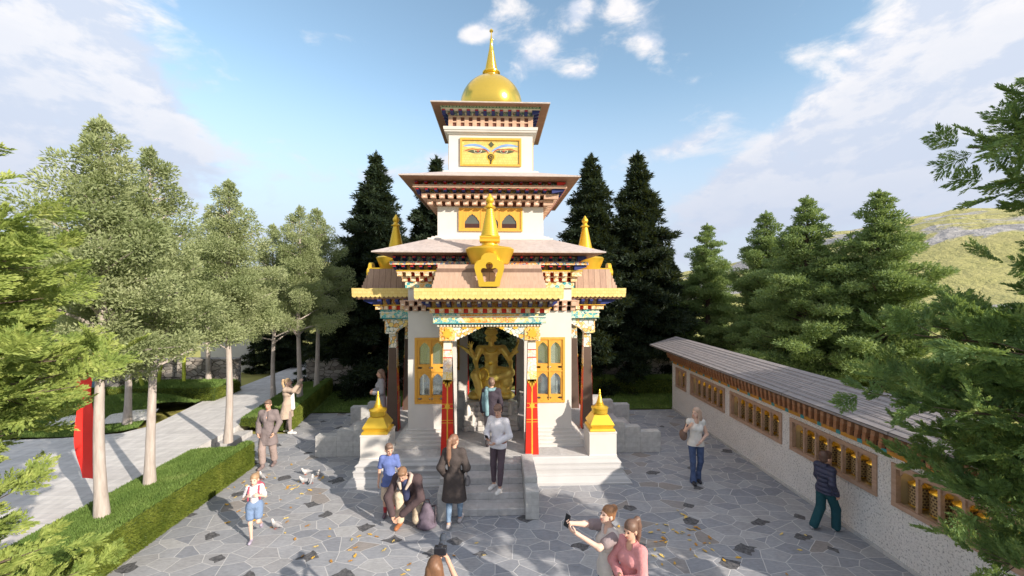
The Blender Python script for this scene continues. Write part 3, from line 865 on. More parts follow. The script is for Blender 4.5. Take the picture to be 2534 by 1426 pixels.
def porch():
    for x in (-1.0, 1.0): four(pillar(x))
    # carved arch: front plate and short side plates back to the body
    mb = MB()
    mb.prism(arch_poly(), PY-.17, PY+.10, 0)
    for s in (-1, 1):
        mb.prism([(s*.82, 3.27), (s*1.17, 3.27), (s*1.17, 3.60), (s*.9, 3.60), (s*.82, 3.5)], PY-.195, PY-.165, 1)
        fl = [(s*.995+(.13 if k % 2 else .085)*math.cos(PI*k/8), 3.43+(.13 if k % 2 else .085)*math.sin(PI*k/8)) for k in range(16)]
        mb.prism(fl, PY-.215, PY-.19, 2)
        for q in (.60, .28):
            f2 = [(s*q+(.075 if k % 2 else .05)*math.cos(PI*k/6), 3.575+(.055 if k % 2 else .035)*math.sin(PI*k/6)) for k in range(12)]
            mb.prism(f2, PY-.19, PY-.165, 2)
        # side plate along y
        Ms = Matrix.Translation((s*1.0, 0, 0)) @ Matrix.Rotation(PI/2, 4, 'Z')
        side = [(-2.615, 3.645), (-2.615, 3.27), (-2.58, 3.30), (-2.45, 3.40), (-2.36, 3.44), (-2.24, 3.52), (-2.085, 3.56), (-2.085, 3.645)]
        mb.prism(side, -.19, .10 if s > 0 else .19, 0, Ms) if s > 0 else mb.prism(side, -.10, .19, 0, Ms)
    four(mb.build('carved_arch', [ORN_W, ORN_O, GOLDP], T))
    mb = MB()
    mb.box(-1.21, 1.21, PY-.21, PY+.15, 3.648, 3.672, 1)
    for i in range(34):
        x = -1.2 + i*2.4/33
        mb.box(x-.022, x+.022, PY-.225, PY-.19, 3.60, 3.647, 0)
    for s in (-1, 1): mb.box(s*.85, s*1.21, PY+.151, -2.083, 3.648, 3.672, 1)
    four(mb.build('dentil_strip', [CREAM, TEAL], T))
    # lintel: orange middle, teal ends with chevron joints
    mb = MB()
    for s in (-1, 1):
        mb.prism([(s*.62, 3.675), (s*1.31, 3.675), (s*1.31, 3.90), (s*.78, 3.90), (s*.70, 3.79)], -2.99, -2.60, 1)
        mb.prism([(s*.55, 3.676), (s*.625, 3.676), (s*.705, 3.79), (s*.785, 3.899), (s*.71, 3.899)], -2.994, -2.62, 2)
        mb.box(s*.88, s*1.31, -2.599, -2.083, 3.676, 3.899, 1)
    mb.prism([(-.55, 3.675), (.55, 3.675), (.71, 3.90), (-.71, 3.90)], -2.99, -2.60, 0)
    mb.box(-1.33, 1.33, -3.01, -2.6, 3.82, 3.845, 2)
    mb.box(-1.33, 1.33, -3.01, -2.6, 3.901, 3.915, 3)
    mb.box(-1.315, 1.315, -2.998, -2.6, 3.6745, 3.690, 3)
    four(mb.build('painted_lintel', [ORN_O, ORN_T, CREAM, TEAL], T))
    # corbels and brackets under the eave, front and both sides of the porch
    def along(fn):
        for (ax, ln, w) in (('f', 0, 0), ('l', 0, 0), ('r', 0, 0)): fn(ax)
    mb = MB()
    for i in range(13):
        x = -1.32 + i*2.64/12
        mb.box(x-.055, x+.055, -3.10, -2.9, 3.92, 4.02, 0); mb.box(x-.06, x+.06, -3.11, -3.06, 4.0, 4.025, 0)
    for s in (-1, 1):
        for y in (-2.82, -2.60, -2.38, -2.18): mb.box(s*1.2, s*1.40, y-.055, y+.055, 3.92, 4.02, 0)
    mb.box(-1.30, 1.30, -3.0, -2.1, 3.9155, 4.03, 1)
    mb.box(-1.43, 1.43, -3.14, -2.085, 4.031, 4.05, 2)
    four(mb.build('porch_corbel_row', [ORN_P, RED, GOLDP], T))
    mb = MB()
    prof_ = [(-3.0, 4.052), (-3.0, 4.20), (-3.40, 4.20), (-3.40, 4.15), (-3.2, 4.075), (-3.1, 4.052)]
    for i in range(13):
        x = -1.38 + i*2.76/12
        mb.prism(prof_, -.042, .042, 0, Matrix.Translation((x, 0, 0)) @ Matrix.Rotation(PI/2, 4, 'Z'))
        mb.box(x-.03, x+.03, -3.405, -3.36, 4.155, 4.195, 2)
    for s in (-1, 1):
        for y in (-2.95, -2.72, -2.49, -2.26):
            q = [(-(-3.0-1.75+3.2), 0)]
            mb.prism([(1.3*s, 4.052), (1.3*s, 4.20), (1.58*s, 4.20), (1.58*s, 4.15), (1.42*s, 4.052)], y-.042, y+.042, 0)
    mb.box(-1.34, 1.34, -3.04, -2.085, 4.0505, 4.203, 1)
    four(mb.build('porch_bracket_row', [BLUE, ORN_O, CREAM], T))
    # eave slab and gold fringe
    mb = MB(); mb.box(-1.55, 1.55, -3.55, -2.085, 4.205, 4.26, 0); mb.box(-1.60, 1.60, -3.625, -2.085, 4.262, 4.49, 0)
    pr = mb.build('porch_roof', SOFFIT, T)
    mb = MB()
    def tabs(n, L, row, M):
        for i in range(n):
            x0 = -L + 2*L*i/n; x1 = -L + 2*L*(i+1)/n; w = x1-x0; xc = (x0+x1)/2
            zt = 4.497 - row*.072; zb = zt - .085
            pts = [(x0, zt), (x0, zb+.02), (xc-w*.34, zb-.004), (xc-w*.14, zb-.016), (xc+w*.14, zb-.016), (xc+w*.34, zb-.004), (x1, zb+.02), (x1, zt)]
            mb.prism(pts, -.006-.005*(2-row), .004-.005*(2-row), 0, M)
    for row in (2, 1, 0):
        tabs(27, 1.624, row, Matrix.Translation((0, -3.632, 0)))
        for s in (-1, 1):
            tabs(13, .77, row, Matrix.Translation((s*1.612, -2.862, 0)) @ Matrix.Rotation(s*PI/2, 4, 'Z'))
    mb.build('gold_fringe', GSCALE, pr)
    # shake roof in stepped courses
    mb = MB()
    nst = 6
    for k in range(nst):
        f = k/nst; hw = 1.255 - .115*f; y = -3.50 + .20*f; z0 = 4.492 + .535*f
        mb.box(-hw, hw, y, -2.35, z0, z0+.535/nst)
    mb.build('shake_roof', PLANK, pr)
    # gold finial
    mb = MB()
    fy = -2.88
    pr_ = [(.40, 5.03), (.40, 5.05), (.44, 5.06), (.565, 5.37), (.575, 5.40), (.53, 5.44), (.30, 5.475), (.20, 5.50), (.19, 5.53), (.19, 5.56)]
    mb.lathe(pr_, 8 if False else 40, 0, (0, fy, 0))
    mb.sq([(.20, 5.561), (.235, 5.575), (.235, 5.64), (.215, 5.65), (.235, 5.66), (.235, 5.70), (.19, 5.715)], 0, (0, fy))
    r = .215; z = 5.716; cn = []
    for i in range(13):
        cn += [(r, z), (r-.003, z+.040), (r-.012, z+.043), (r-.012, z+.049)]; z += .05; r -= .0105
    cn += [(.075, z), (.135, z+.01), (.14, z+.03), (.10, z+.06), (.075, z+.085), (.06, z+.12), (.085, z+.15), (.098, z+.2), (.085, z+.25), (.05, z+.285), (.045, z+.30), (.028, z+.34), (.004, z+.36)]
    mb.lathe(cn, 26, 0, (0, fy, 0))
    fi = mb.build('roof_finial', GOLD, T, True, 35)
    mb = MB()
    o = [(0, 5.27), (.10, 5.25), (.165, 5.19), (.185, 5.115), (.25, 5.09), (.315, 5.02), (.325, 4.94), (.29, 4.80), (.25, 4.68), (.225, 4.53)]
    o = o + [(-x, z) for x, z in o[:0:-1]]
    hol = [(0, 5.10)] + [(.085*math.cos(a), 5.015+.085*math.sin(a)) for a in (1.0, .5, 0, -.5, -.9)] + [(.095, 4.955), (.14, 4.965), (.18, 4.945), (.20, 4.905), (.195, 4.865), (.165, 4.83), (.16, 4.78), (.125, 4.64)]
    hol = [(x*.92, 4.84+(z-4.86)*.92) for x, z in hol]
    hol = hol + [(-x, z) for x, z in hol[:0:-1]]
    mb.plate(o, [hol], -3.66, -3.56)
    pq = mb.build('niche_plaque', GOLD, fi)
    mb = MB().box(-.2, .2, -3.57, -3.30, 4.53, 4.56); mb.box(-.30, .30, -3.54, -3.2, 5.03, 5.10)
    mb.build('niche_box', GOLD, fi)
    four(pr); four(fi)
porch()
# corner pedestals
mb = MB()
mb.sq([(.335, FZ+.004), (.32, FZ+.03), (.32, 1.06), (.33, 1.07), (.33, 1.10)], 0, (2.665, -2.66))
four(mb.build('pedestal', WHITE, T))
def stupa(i, x, y, lab):
    t = thing('golden_stupa', lab, 'stupa', (x, y, 1.10), 0, 'golden stupas on the temple corner pedestals')
    mb = MB().sq([(.29, 0), (.305, .03), (.29, .06), (.255, .08), (.255, .10), (.285, .13), (.285, .16), (.17, .36), (.15, .37)])
    mb.build('stepped_base', GOLD, t)
    mb = MB().lathe([(.14, .368), (.19, .38), (.19, .47), (.205, .485), (.205, .51), (.12, .54), (.10, .56), (.10, .585)], 24)
    mb.build('drum', GOLD, t, True)
    c = [(.085, .585), (.085, .62)]
    r = .072; z = .622
    for k in range(8): c += [(r, z), (r-.003, z+.022)]; z += .026; r -= .0065
    c += [(.02, z), (.035, z+.012), (.02, z+.03), (.012, z+.06), (.02, z+.075), (.003, z+.115)]
    mb = MB().lathe(c, 20); mb.build('spire', GOLD, t, True, 35)
stupa(0, -2.665, -2.66, 'small golden stupa on the white pedestal beside the boy in blue')
stupa(1, 2.665, -2.66, 'small golden stupa on the front pedestal nearest the prayer wheel building')
stupa(2, -2.665, 2.66, 'small golden stupa on the rear pedestal towards the hedge side')
stupa(3, 2.665, 2.66, 'small golden stupa on the rear pedestal towards the prayer wheels')
# ------------------------------------------------------------------ prayer wheel building on the right
PWB = thing('prayer_wheel_building', 'long low white building with a grey shingle roof and rows of prayer wheels', 'building', (6.72, -4, 0))
OX, OY = 6.72, -4.0
def rel(mb_x): return mb_x
m, t, b, oc = newmat('rough_white_render')
n_ = t.noise(oc, 30, 4, .7); n2_ = t.noise(oc, 3, 4)
c_ = t.ramp(n_, [(.36, (.36, .35, .36)), (.46, (.82, .80, .785)), (.7, (.90, .88, .86))])
t.put(b.inputs['Base Color'], t.mix(.5, c_, t.ramp(n2_, [(.3, .82), (.7, 1.0)]), 'MULTIPLY')); b.inputs['Roughness'].default_value = .9
t.put(b.inputs['Normal'], t.bump(n_, 1.0, .03)); ROUGHW = m
FRWOOD = wood('brown_niche_wood', (.36, .235, .165), (.48, .325, .24), (20, 4, 20))
NICHE = mat('ochre_niche_wall', (.66, .52, .29), .6)
GREYSH = tiled('grey_roof_shingles', (.36, .325, .325), (.31, .285, .29), (.045, .045, .05), 2.4, .155, .007, 'flat', .7, .5, rot=0)
# shingle courses run along the length: local y is the length, so turn the pattern
m_ = MATS['grey_roof_shingles']
for nd in m_.node_tree.nodes:
    if nd.type == 'MAPPING': nd.inputs['Rotation'].default_value = (0, 0, PI/2)
m, t, b, oc = newmat('prayer_wheel_drum')
x, y, z = t.sep(oc)
angv = t.math('ARCTAN2', y, x)
vv = t.comb(t.math('MULTIPLY', angv, .12), z, 0)
br = t.node('ShaderNodeTexBrick'); br.offset = .5; t.put(br.inputs['Vector'], vv)
br.inputs['Scale'].default_value = 1; br.inputs['Brick Width'].default_value = .05; br.inputs['Row Height'].default_value = .045; br.inputs['Mortar Size'].default_value = .007
br.inputs['Color1'].default_value = (.06, .035, .02, 1); br.inputs['Color2'].default_value = (.09, .05, .025, 1); br.inputs['Mortar'].default_value = (.42, .30, .14, 1)
sp_ = t.noise(oc, 70, 2)
t.put(b.inputs['Base Color'], t.mix(t.sstep(sp_, .58, .64), br.outputs['Color'], (.40, .29, .13)))
b.inputs['Roughness'].default_value = .45; b.inputs['Metallic'].default_value = .3
DRUM = m
Y0, Y1 = 2.55, -8.3            # far end, near end (beyond the frame)
frames = [(2.2, 1.42, 2)]
yy = 1.08
while yy-2.06 > -8.3:
    frames.append((yy, yy-2.06, 6)); yy -= 2.37
Z0, Z1, DEP = .92, 1.60, .42
def ry(v): return v-OY
def rx(v): return v-OX
mb = MB()
holes = [(ry(b_), ry(a_)) for a_, b_, n_ in frames]
cuts = sorted({ry(Y1), ry(Y0), *[q for h_ in holes for q in h_]})
for a_, b_ in zip(cuts, cuts[1:]):
    hole = any(h_[0] <= a_+1e-6 and h_[1] >= b_-1e-6 for h_ in holes)
    if hole:
        mb.box(0, DEP, a_, b_, 0, Z0); mb.box(0, DEP, a_, b_, Z1, 1.80)
    else: mb.box(0, DEP, a_, b_, 0, 1.80)
mb.box(DEP, DEP+.12, ry(Y1), ry(Y0), 0, 1.80)
mb.build('wall', ROUGHW, PWB)
mb = MB().box(-.03, 0, ry(Y1), ry(Y0), 0, .06); mb.build('base_course', STONE, PWB)
# corbelled cornice: gold band, two rows of alternating blocks, dark soffit
mb = MB()
L0, L1 = ry(Y1), ry(Y0)+.02
mb.box(-.035, .0, L0, L1, 1.715, 1.80, 2)
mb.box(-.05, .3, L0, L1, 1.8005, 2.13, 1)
nb = int((L1-L0)/.155)
for i in range(nb):
    y = L0 + .08 + i*.155
    mb.box(-.115, -.045, y-.034, y+.034, 1.812, 1.905, 0)
    mb.box(-.175, -.045, y-.034+.0775, y+.034+.0775, 1.915, 2.005, 0)
    mb.box(-.235, -.045, y-.038, y+.038, 2.015, 2.10, 3)
    if i % 3 == 0: mb.box(-.042, -.034, y-.05, y+.05, 1.72, 1.795, 4)
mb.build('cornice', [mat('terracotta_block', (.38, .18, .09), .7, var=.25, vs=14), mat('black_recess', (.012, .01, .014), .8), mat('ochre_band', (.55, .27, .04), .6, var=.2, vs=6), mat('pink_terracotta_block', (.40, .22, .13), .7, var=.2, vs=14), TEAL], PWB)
# roof: single pitch rising away from the courtyard
mb = MB()
ya, yb_ = ry(Y1)-.12, ry(Y0)+1.05
P0, P1 = (-.46, 2.20), (.62, 2.52)
def slab(p0, p1, th):
    return [(p0[0], p0[1]), (p1[0], p1[1]), (p1[0], p1[1]+th), (p0[0], p0[1]+th)]
mb.prism(slab(P0, P1, .045), -yb_, -ya, 0, Matrix.Rotation(0, 4, 'Z') @ Matrix.Scale(-1, 4, (0, 1, 0)))
rf = mb.build('roof', GREYSH, PWB)
mb = MB(); nrow = 8
for k in range(nrow):       # lapped courses
    f0, f1 = k/nrow, (k+1)/nrow
    xa, za = P0[0]+(P1[0]-P0[0])*f0, P0[1]+(P1[1]-P0[1])*f0+.045
    xb, zb = P0[0]+(P1[0]-P0[0])*f1, P0[1]+(P1[1]-P0[1])*f1+.045
    mb.prism([(xa-.01, za+.002), (xb, zb+.001), (xb, zb+.004), (xa-.01, za+.011)], -yb_-.01, -ya, 0, Matrix.Scale(-1, 4, (0, 1, 0)))
mb.build('shingle_course', GREYSH, rf)
mb = MB(); mb.prism([(-.44, 2.193), (.60, 2.505), (.60, 2.49), (.28, 2.14), (-.24, 2.135)], -yb_+.02, -ya, 0, Matrix.Scale(-1, 4, (0, 1, 0)))
mb.build('eave_board', mat('dark_eave_board', (.035, .025, .02), .8), rf)
m, t, b, oc = newmat('warm_lamp'); b.inputs['Base Color'].default_value = (.8, .6, .3, 1)
b.inputs['Emission Color'].default_value = (1, .88, .60, 1); b.inputs['Emission Strength'].default_value = 0.9
LAMP = m
WHEELPROTO = []
def frame(a_, b_, n_):
    y0, y1 = ry(b_), ry(a_)
    mb = MB()
    w = .062
    mb.box(-.03, .06, y0-.02, y1+.02, Z1-w, Z1+.015); mb.box(-.03, .06, y0-.02, y1+.02, Z0-.015, Z0+w)
    mb.box(-.028, .06, y0-.02, y0+w, Z0+w, Z1-w); mb.box(-.028, .06, y1-w, y1+.02, Z0+w, Z1-w)
    st = (y1-y0-2*w)/n_
    f = None
    for k in range(1, n_):
        y = y0+w+st*k
        mb.box(-.012, .055, y-.02, y+.02, Z0+w, Z1-w)
    for k in range(n_):      # little pointed valance in each bay
        yc = y0+w+st*(k+.5); h = st/2-.02
        zt = Z1-w
        for s in (-1, 1):
            mb.prism([(yc+s*h, zt), (yc+s*h, zt-.12), (yc+s*h*.72, zt-.055), (yc+s*h*.3, zt-.022), (yc, zt-.012), (yc, zt)], -.045, -.02, 0, Matrix.Rotation(PI/2, 4, 'Z'))
    f = mb.build('niche_frame', FRWOOD, PWB)
    mb = MB()
    mb.box(DEP-.012, DEP-.002, y0, y1, Z0, Z1); mb.box(.06, DEP-.012, y0+.001, y1-.001, Z0+.0, Z0+.012); mb.box(.06, DEP-.012, y0+.001, y1-.001, Z1-.012, Z1)
    mb.box(.06, DEP-.012, y0+.001, y0+.012, Z0+.012, Z1-.012); mb.box(.06, DEP-.012, y1-.012, y1-.001, Z0+.012, Z1-.012)
    mb.build('niche_lining', NICHE, f)
    mb = MB().box(.075, .105, y0+.1, y1-.1, Z1-.035, Z1-.014); mb.build('niche_lamp', LAMP, f)
    for k in range(n_):
        yc = y0+w+st*(k+.5); xc = .20; r = min(.130, st*.42)
        if WHEELPROTO:
            o = WHEELPROTO[0].copy(); col.objects.link(o); o.parent = f; o.location = (xc, yc, Z0+.012)
        else:
            mb = MB()
            mb.lathe([(.012, 0), (.012, .06), (r*.9, .065), (r, .075), (r, .10)], 20, 1)
            mb.lathe([(r*.985, .10), (r*.985, .40)], 20, 0, caps=False)
            mb.lathe([(r, .40), (r*1.04, .41), (r*1.04, .425), (r*.8, .44), (r*.35, .475), (.03, .485), (.016, .50), (.014, .64)], 20, 1)
            o = mb.build('prayer_wheel', [DRUM, GOLDM], f, True, 35); o.location = (xc, yc, Z0+.012)
            WHEELPROTO.append(o)
for q in frames: frame(*q)
# ------------------------------------------------------------------ smooth bodies from distance fields (surface nets)
class SDF:
    def __init__(s, h, k=.03): s.h = h; s.k = k; s.p = []
    def cap(s, a, b, ra, rb=None, k=None, sub=False):
        a = np.array(a, float); b = np.array(b, float); rb = ra if rb is None else rb
        lo = np.minimum(a-ra, b-rb); hi = np.maximum(a+ra, b+rb)
        def f(X, Y, Z):
            d = b-a; L = max(d @ d, 1e-9)
            t = np.clip(((X-a[0])*d[0]+(Y-a[1])*d[1]+(Z-a[2])*d[2])/L, 0, 1)
            return np.sqrt((X-a[0]-t*d[0])**2+(Y-a[1]-t*d[1])**2+(Z-a[2]-t*d[2])**2) - (ra+(rb-ra)*t)
        s.p.append((f, lo, hi, k, sub)); return s
    def chain(s, pts, rs, k=None):
        for i in range(len(pts)-1): s.cap(pts[i], pts[i+1], rs[i], rs[i+1], k)
        return s
    def ell(s, c, r, rot=None, k=None, sub=False):
        c = np.array(c, float); r = np.array(r, float)
        Q = np.eye(3) if rot is None else np.array(rot, float)
        ext = np.sqrt(((Q*r)**2).sum(1))
        def f(X, Y, Z):
            x, y, z = X-c[0], Y-c[1], Z-c[2]
            u = Q[0,0]*x+Q[1,0]*y+Q[2,0]*z; v = Q[0,1]*x+Q[1,1]*y+Q[2,1]*z; w = Q[0,2]*x+Q[1,2]*y+Q[2,2]*z
            k0 = np.sqrt((u/r[0])**2+(v/r[1])**2+(w/r[2])**2); k1 = np.sqrt((u/r[0]**2)**2+(v/r[1]**2)**2+(w/r[2]**2)**2)
            return k0*(k0-1)/np.maximum(k1, 1e-9)
        s.p.append((f, c-ext, c+ext, k, sub)); return s
    def box(s, c, r, rot=None, rnd=.01, k=None, sub=False):
        c = np.array(c, float); r = np.array(r, float)-rnd
        Q = np.eye(3) if rot is None else np.array(rot, float)
        ext = np.abs(Q) @ (r+rnd)
        def f(X, Y, Z):
            x, y, z = X-c[0], Y-c[1], Z-c[2]
            u = np.abs(Q[0,0]*x+Q[1,0]*y+Q[2,0]*z)-r[0]; v = np.abs(Q[0,1]*x+Q[1,1]*y+Q[2,1]*z)-r[1]; w = np.abs(Q[0,2]*x+Q[1,2]*y+Q[2,2]*z)-r[2]
            return np.sqrt(np.maximum(u,0)**2+np.maximum(v,0)**2+np.maximum(w,0)**2)+np.minimum(np.maximum(u,np.maximum(v,w)),0)-rnd
        s.p.append((f, c-ext, c+ext, k, sub)); return s
    def cut(s, p, n):          # keep the side the normal points away from
        p = np.array(p, float); n = np.array(n, float); n = n/np.linalg.norm(n)
        s.p.append(('cut', p, n)); return s
    def mesh(s):
        h = s.h
        los = [q[1] for q in s.p if q[0] != 'cut' and not q[4]]; his = [q[2] for q in s.p if q[0] != 'cut' and not q[4]]
        lo = np.min(los, 0)-3*h; hi = np.max(his, 0)+3*h
        n = np.ceil((hi-lo)/h).astype(int)+1
        xs = [lo[i]+h*np.arange(n[i]) for i in range(3)]
        D = np.full(n, .5)
        for q in s.p:
            if q[0] == 'cut':
                X, Y, Z = xs[0][:,None,None], xs[1][None,:,None], xs[2][None,None,:]
                D = np.maximum(D, (X-q[1][0])*q[2][0]+(Y-q[1][1])*q[2][1]+(Z-q[1][2])*q[2][2]); continue
            f, a, b, k, sub = q; k = s.k if k is None else k
            mg = k+3*h
            i0 = np.maximum(np.floor((a-mg-lo)/h).astype(int), 0); i1 = np.minimum(np.ceil((b+mg-lo)/h).astype(int)+1, n)
            if np.any(i1 <= i0): continue
            sl = tuple(slice(i0[j], i1[j]) for j in range(3))
            d = f(xs[0][sl[0]][:,None,None], xs[1][sl[1]][None,:,None], xs[2][sl[2]][None,None,:])
            c = D[sl]
            if sub:
                d = -d
                hh = np.maximum(k-np.abs(c-d), 0) if k > 0 else 0
                D[sl] = np.maximum(c, d) + (hh*hh/(4*k) if k > 0 else 0)
            else:
                hh = np.maximum(k-np.abs(c-d), 0) if k > 0 else 0
                D[sl] = np.minimum(c, d) - (hh*hh/(4*k) if k > 0 else 0)
        S = D < 0
        c8 = sum(S[i:n[0]-1+i, j:n[1]-1+j, l:n[2]-1+l].astype(np.int8) for i in (0,1) for j in (0,1) for l in (0,1))
        act = np.argwhere((c8 > 0) & (c8 < 8))
        idx = np.full(n-1, -1, np.int64); idx[act[:,0], act[:,1], act[:,2]] = np.arange(len(act))
        acc = np.zeros((len(act), 3)); cnt = np.zeros(len(act))
        for ax in range(3):
            o1, o2 = [(1,2),(0,2),(0,1)][ax]
            for u in (0,1):
                for v in (0,1):
                    e = np.zeros(3, int); e[o1] = u; e[o2] = v; e2 = e.copy(); e2[ax] = 1
                    A = act+e; B = act+e2
                    da = D[A[:,0],A[:,1],A[:,2]]; db = D[B[:,0],B[:,1],B[:,2]]
                    m = (da < 0) != (db < 0)
                    t = np.where(m, da/np.where(np.abs(da-db) < 1e-12, 1, da-db), 0)
                    p = np.tile(e.astype(float), (len(act),1)); p[:,ax] += t
                    acc[m] += p[m]; cnt[m] += 1
        V = lo + h*(act + acc/cnt[:,None])
        F = []
        for ax in range(3):
            o1, o2 = [(1,2),(2,0),(0,1)][ax]
            sl_a = [slice(None)]*3; sl_b = [slice(None)]*3
            sl_a[ax] = slice(0,-1); sl_b[ax] = slice(1,None)
            ch = np.argwhere(S[tuple(sl_a)] != S[tuple(sl_b)])
            ok = (ch[:,o1] > 0) & (ch[:,o2] > 0) & (ch[:,o1] < n[o1]-1) & (ch[:,o2] < n[o2]-1)
            ch = ch[ok]
            ins = S[ch[:,0],ch[:,1],ch[:,2]]
            e1 = np.zeros(3,int); e1[o1] = 1; e2 = np.zeros(3,int); e2[o2] = 1
            g = lambda c: idx[c[:,0],c[:,1],c[:,2]]
            q = np.stack([g(ch-e1-e2), g(ch-e2), g(ch), g(ch-e1)], 1)
            q[~ins] = q[~ins][:, ::-1]
            F.append(q)
        F = np.concatenate(F); F = F[(F >= 0).all(1)]
        return V, F
    def obj(s, name, m, parent=None, extra=None, mi=None):
        V, F = s.mesh()
        if extra:
            for V2, F2 in extra: F = np.concatenate([F, F2+len(V)]); V = np.concatenate([V, V2])
        return np_mesh(name, V, F, m, parent, True)
# ------------------------------------------------------------------ vegetation
BARK = wood('pale_grey_bark', (.34, .29, .26), (.50, .45, .42), (22, 22, 3), .85)
BARKD = wood('dark_bark', (.07, .05, .04), (.14, .10, .075), (22, 22, 3), .9)
L_SOFT = leafmat('soft_green_leaves', (.22, .275, .125), (.40, .45, .24), (.55, .58, .36), .38, 1.4)
L_RIGHT = leafmat('mid_green_needles', (.14, .22, .09), (.29, .40, .16), (.46, .55, .27), .38, 1.1)
L_SPR = leafmat('dark_spruce_needles', (.010, .020, .012), (.020, .036, .020), (.09, .125, .07), .12, 1.2)  # pale tips paint sunlit sprays onto the dark needles
L_NEARL = leafmat('sunlit_yellow_green_needles', (.15, .23, .055), (.40, .48, .13), (.66, .68, .25), .36, 4.5)  # sunlit look of the left near tree put into the needle colour
L_NEARR = leafmat('shaded_deep_green_needles', (.075, .145, .06), (.21, .33, .11), (.44, .50, .17), .4, 4.5)  # same needle type coloured darker for the shaded, backlit tree, with lit tips
L_HEDGE = leafmat('hedge_leaves', (.085, .125, .018), (.19, .235, .04), (.31, .34, .075), .25, 2.0)  # boxwood green, darkened further for the weaker light on the hedge faces
L_LAWN = leafmat('lawn_blades', (.10, .18, .04), (.19, .29, .075), (.31, .39, .13), .25, 1.5)

def nrm(a): return a/np.maximum(np.linalg.norm(a, axis=-1, keepdims=True), 1e-9)
def leaf_quads(P, D, L, W, g):
    n = len(P); D = nrm(D)
    S = nrm(np.cross(D, g.normal(size=(n, 3))))
    L = np.broadcast_to(L, (n,))[:, None]; W = np.broadcast_to(W, (n,))[:, None]
    V = np.stack([P, P+D*L*.45+S*W, P+D*L, P+D*L*.45-S*W], 1).reshape(-1, 3)
    return V, np.arange(4*n).reshape(n, 4)
def join(parts):
    Vs, Fs, b = [], [], 0
    for V, F in parts: Vs.append(V); Fs.append(F+b); b += len(V)
    return np.concatenate(Vs), np.concatenate(Fs)

def make_soft(name, seed, H, z0, rfun, nb, per, lm, Lf=.085, Wf=.017, flat=.65, cr=.30, up=.25, layer=0, droop=0.0, rv=(.6, 1.14), gap=.35, tilt=.35):
    g = np.random.default_rng(seed); parts = []; limbs = []
    for i in range(nb):
        f = (i+.5)/nb; f = f**.82
        z = z0 + (H-z0)*f
        if layer: z = round((z+g.uniform(-.2, .2))/layer)*layer + g.normal()*.07
        z = min(z, H-.15)
        r = rfun(H-z)*g.uniform(*rv)
        a = i*2.39996 + g.uniform(-.5, .5)
        d = np.array([math.cos(a), math.sin(a), 0]); rise = up*r*g.uniform(.3, 1.4) - droop*r
        base = np.array([0, 0, max(z-.15*r, z0*.7)]); tip = base + d*r + np.array([0, 0, rise])
        limbs.append((base, tip))
        crr = cr*min(1.0, .28+r/1.1)
        nc = max(1, int(r*(1-gap*.6)/(crr*.62)))
        s = np.array([-d[1], d[0], 0])
        for c in range(nc):
            q = gap*g.uniform(.6, 1.1) + (1-gap)*(c+.75)/nc if nc > 1 else .8
            ctr = base+(tip-base)*min(q, 1.0) + np.array([0, 0, .25*crr]) + s*g.normal()*crr*.45 + g.normal(size=3)*crr*.18
            rad = crr*g.uniform(.7, 1.2)*(1-.2*q)
            m = int(per*g.uniform(.8, 1.2)*(rad/cr)**1.6)+6
            u = nrm(g.normal(size=(m, 3)))*(g.uniform(size=(m, 1))**.38)
            u[:, 2] *= flat
            P = ctr+u*rad
            D = u*.9 + d*.45 + g.normal(size=(m, 3))*.5 + np.array([0, 0, tilt-droop*1.5])
            parts.append(leaf_quads(P, D, Lf*g.uniform(.7, 1.35, m), Wf*g.uniform(.8, 1.25, m), g))
    m = 130
    P = np.stack([g.normal(size=m)*.05, g.normal(size=m)*.05, H-.55+g.uniform(size=m)*.6], 1)
    P[:, :2] *= (2.0*(H+.12-P[:, 2:3]))
    parts.append(leaf_quads(P, np.stack([P[:, 0]*5, P[:, 1]*5, np.full(m, .8)], 1)+g.normal(size=(m, 3))*.25, Lf*1.1, Wf, g))
    V, F = join(parts)
    cro = np_mesh('crown', V, F, lm)
    return cro, limbs
def trunk_mesh(H, r0, limbs, m, seed=0, top=.94):
    g = np.random.default_rng(seed); mb = MB()
    zs = np.linspace(0, H*top, 14); pts = [(.03*math.sin(z*1.3+seed), .03*math.cos(z*1.1), z) for z in zs]
    rr = [r0*(1-z/H)**.9*(1+.35*math.exp(-z*3)) + .008 for z in zs]
    mb.tube(pts, rr, 10)
    for b, t in limbs:
        L = np.linalg.norm(t-b); mb.tube([b, b+(t-b)*.5+np.array([0, 0, .03*L]), b+(t-b)*.93], [.012+.012*L, .009+.008*L, .004], 5)
    return mb.build('trunk', m, None, True)
def tree_proto(cro, trk, name):
    return cro, trk
def place(name, lab, cat, loc, rz, sc_, cro, trk, group=None, first=[]):
    t = thing(name, lab, cat, loc, rz, group)
    t.scale = (sc_, sc_, sc_) if not hasattr(sc_, '__len__') else sc_
    for o in (trk, cro):
        c = o if o.parent is None and not o.get('used') else o.copy()
        if c is not o: col.objects.link(c)
        o['used'] = 1
        c.parent = t
        if 'used' in c.keys(): pass
    return t
protos = []
def proto(*a, **k):
    H, r0, bark = k.pop('trunkspec')
    cro, limbs = make_soft(*a, **k)
    trk = trunk_mesh(H, r0, limbs, bark, a[1])
    protos.append((cro, trk)); return cro, trk
softA = proto('softA', 3, 7.0, 2.5, lambda t: min(1.42, .05+.36*t), 74, 620, L_SOFT, Lf=.068, Wf=.0135, flat=.8, cr=.37, up=.55, rv=(.38,1.25), trunkspec=(7.0, .084, BARK))
softB = proto('softB', 9, 7.0, 2.4, lambda t: min(1.46, .05+.37*t), 70, 620, L_SOFT, Lf=.068, Wf=.0135, flat=.8, cr=.38, up=.55, rv=(.38,1.25), trunkspec=(7.0, .084, BARK))
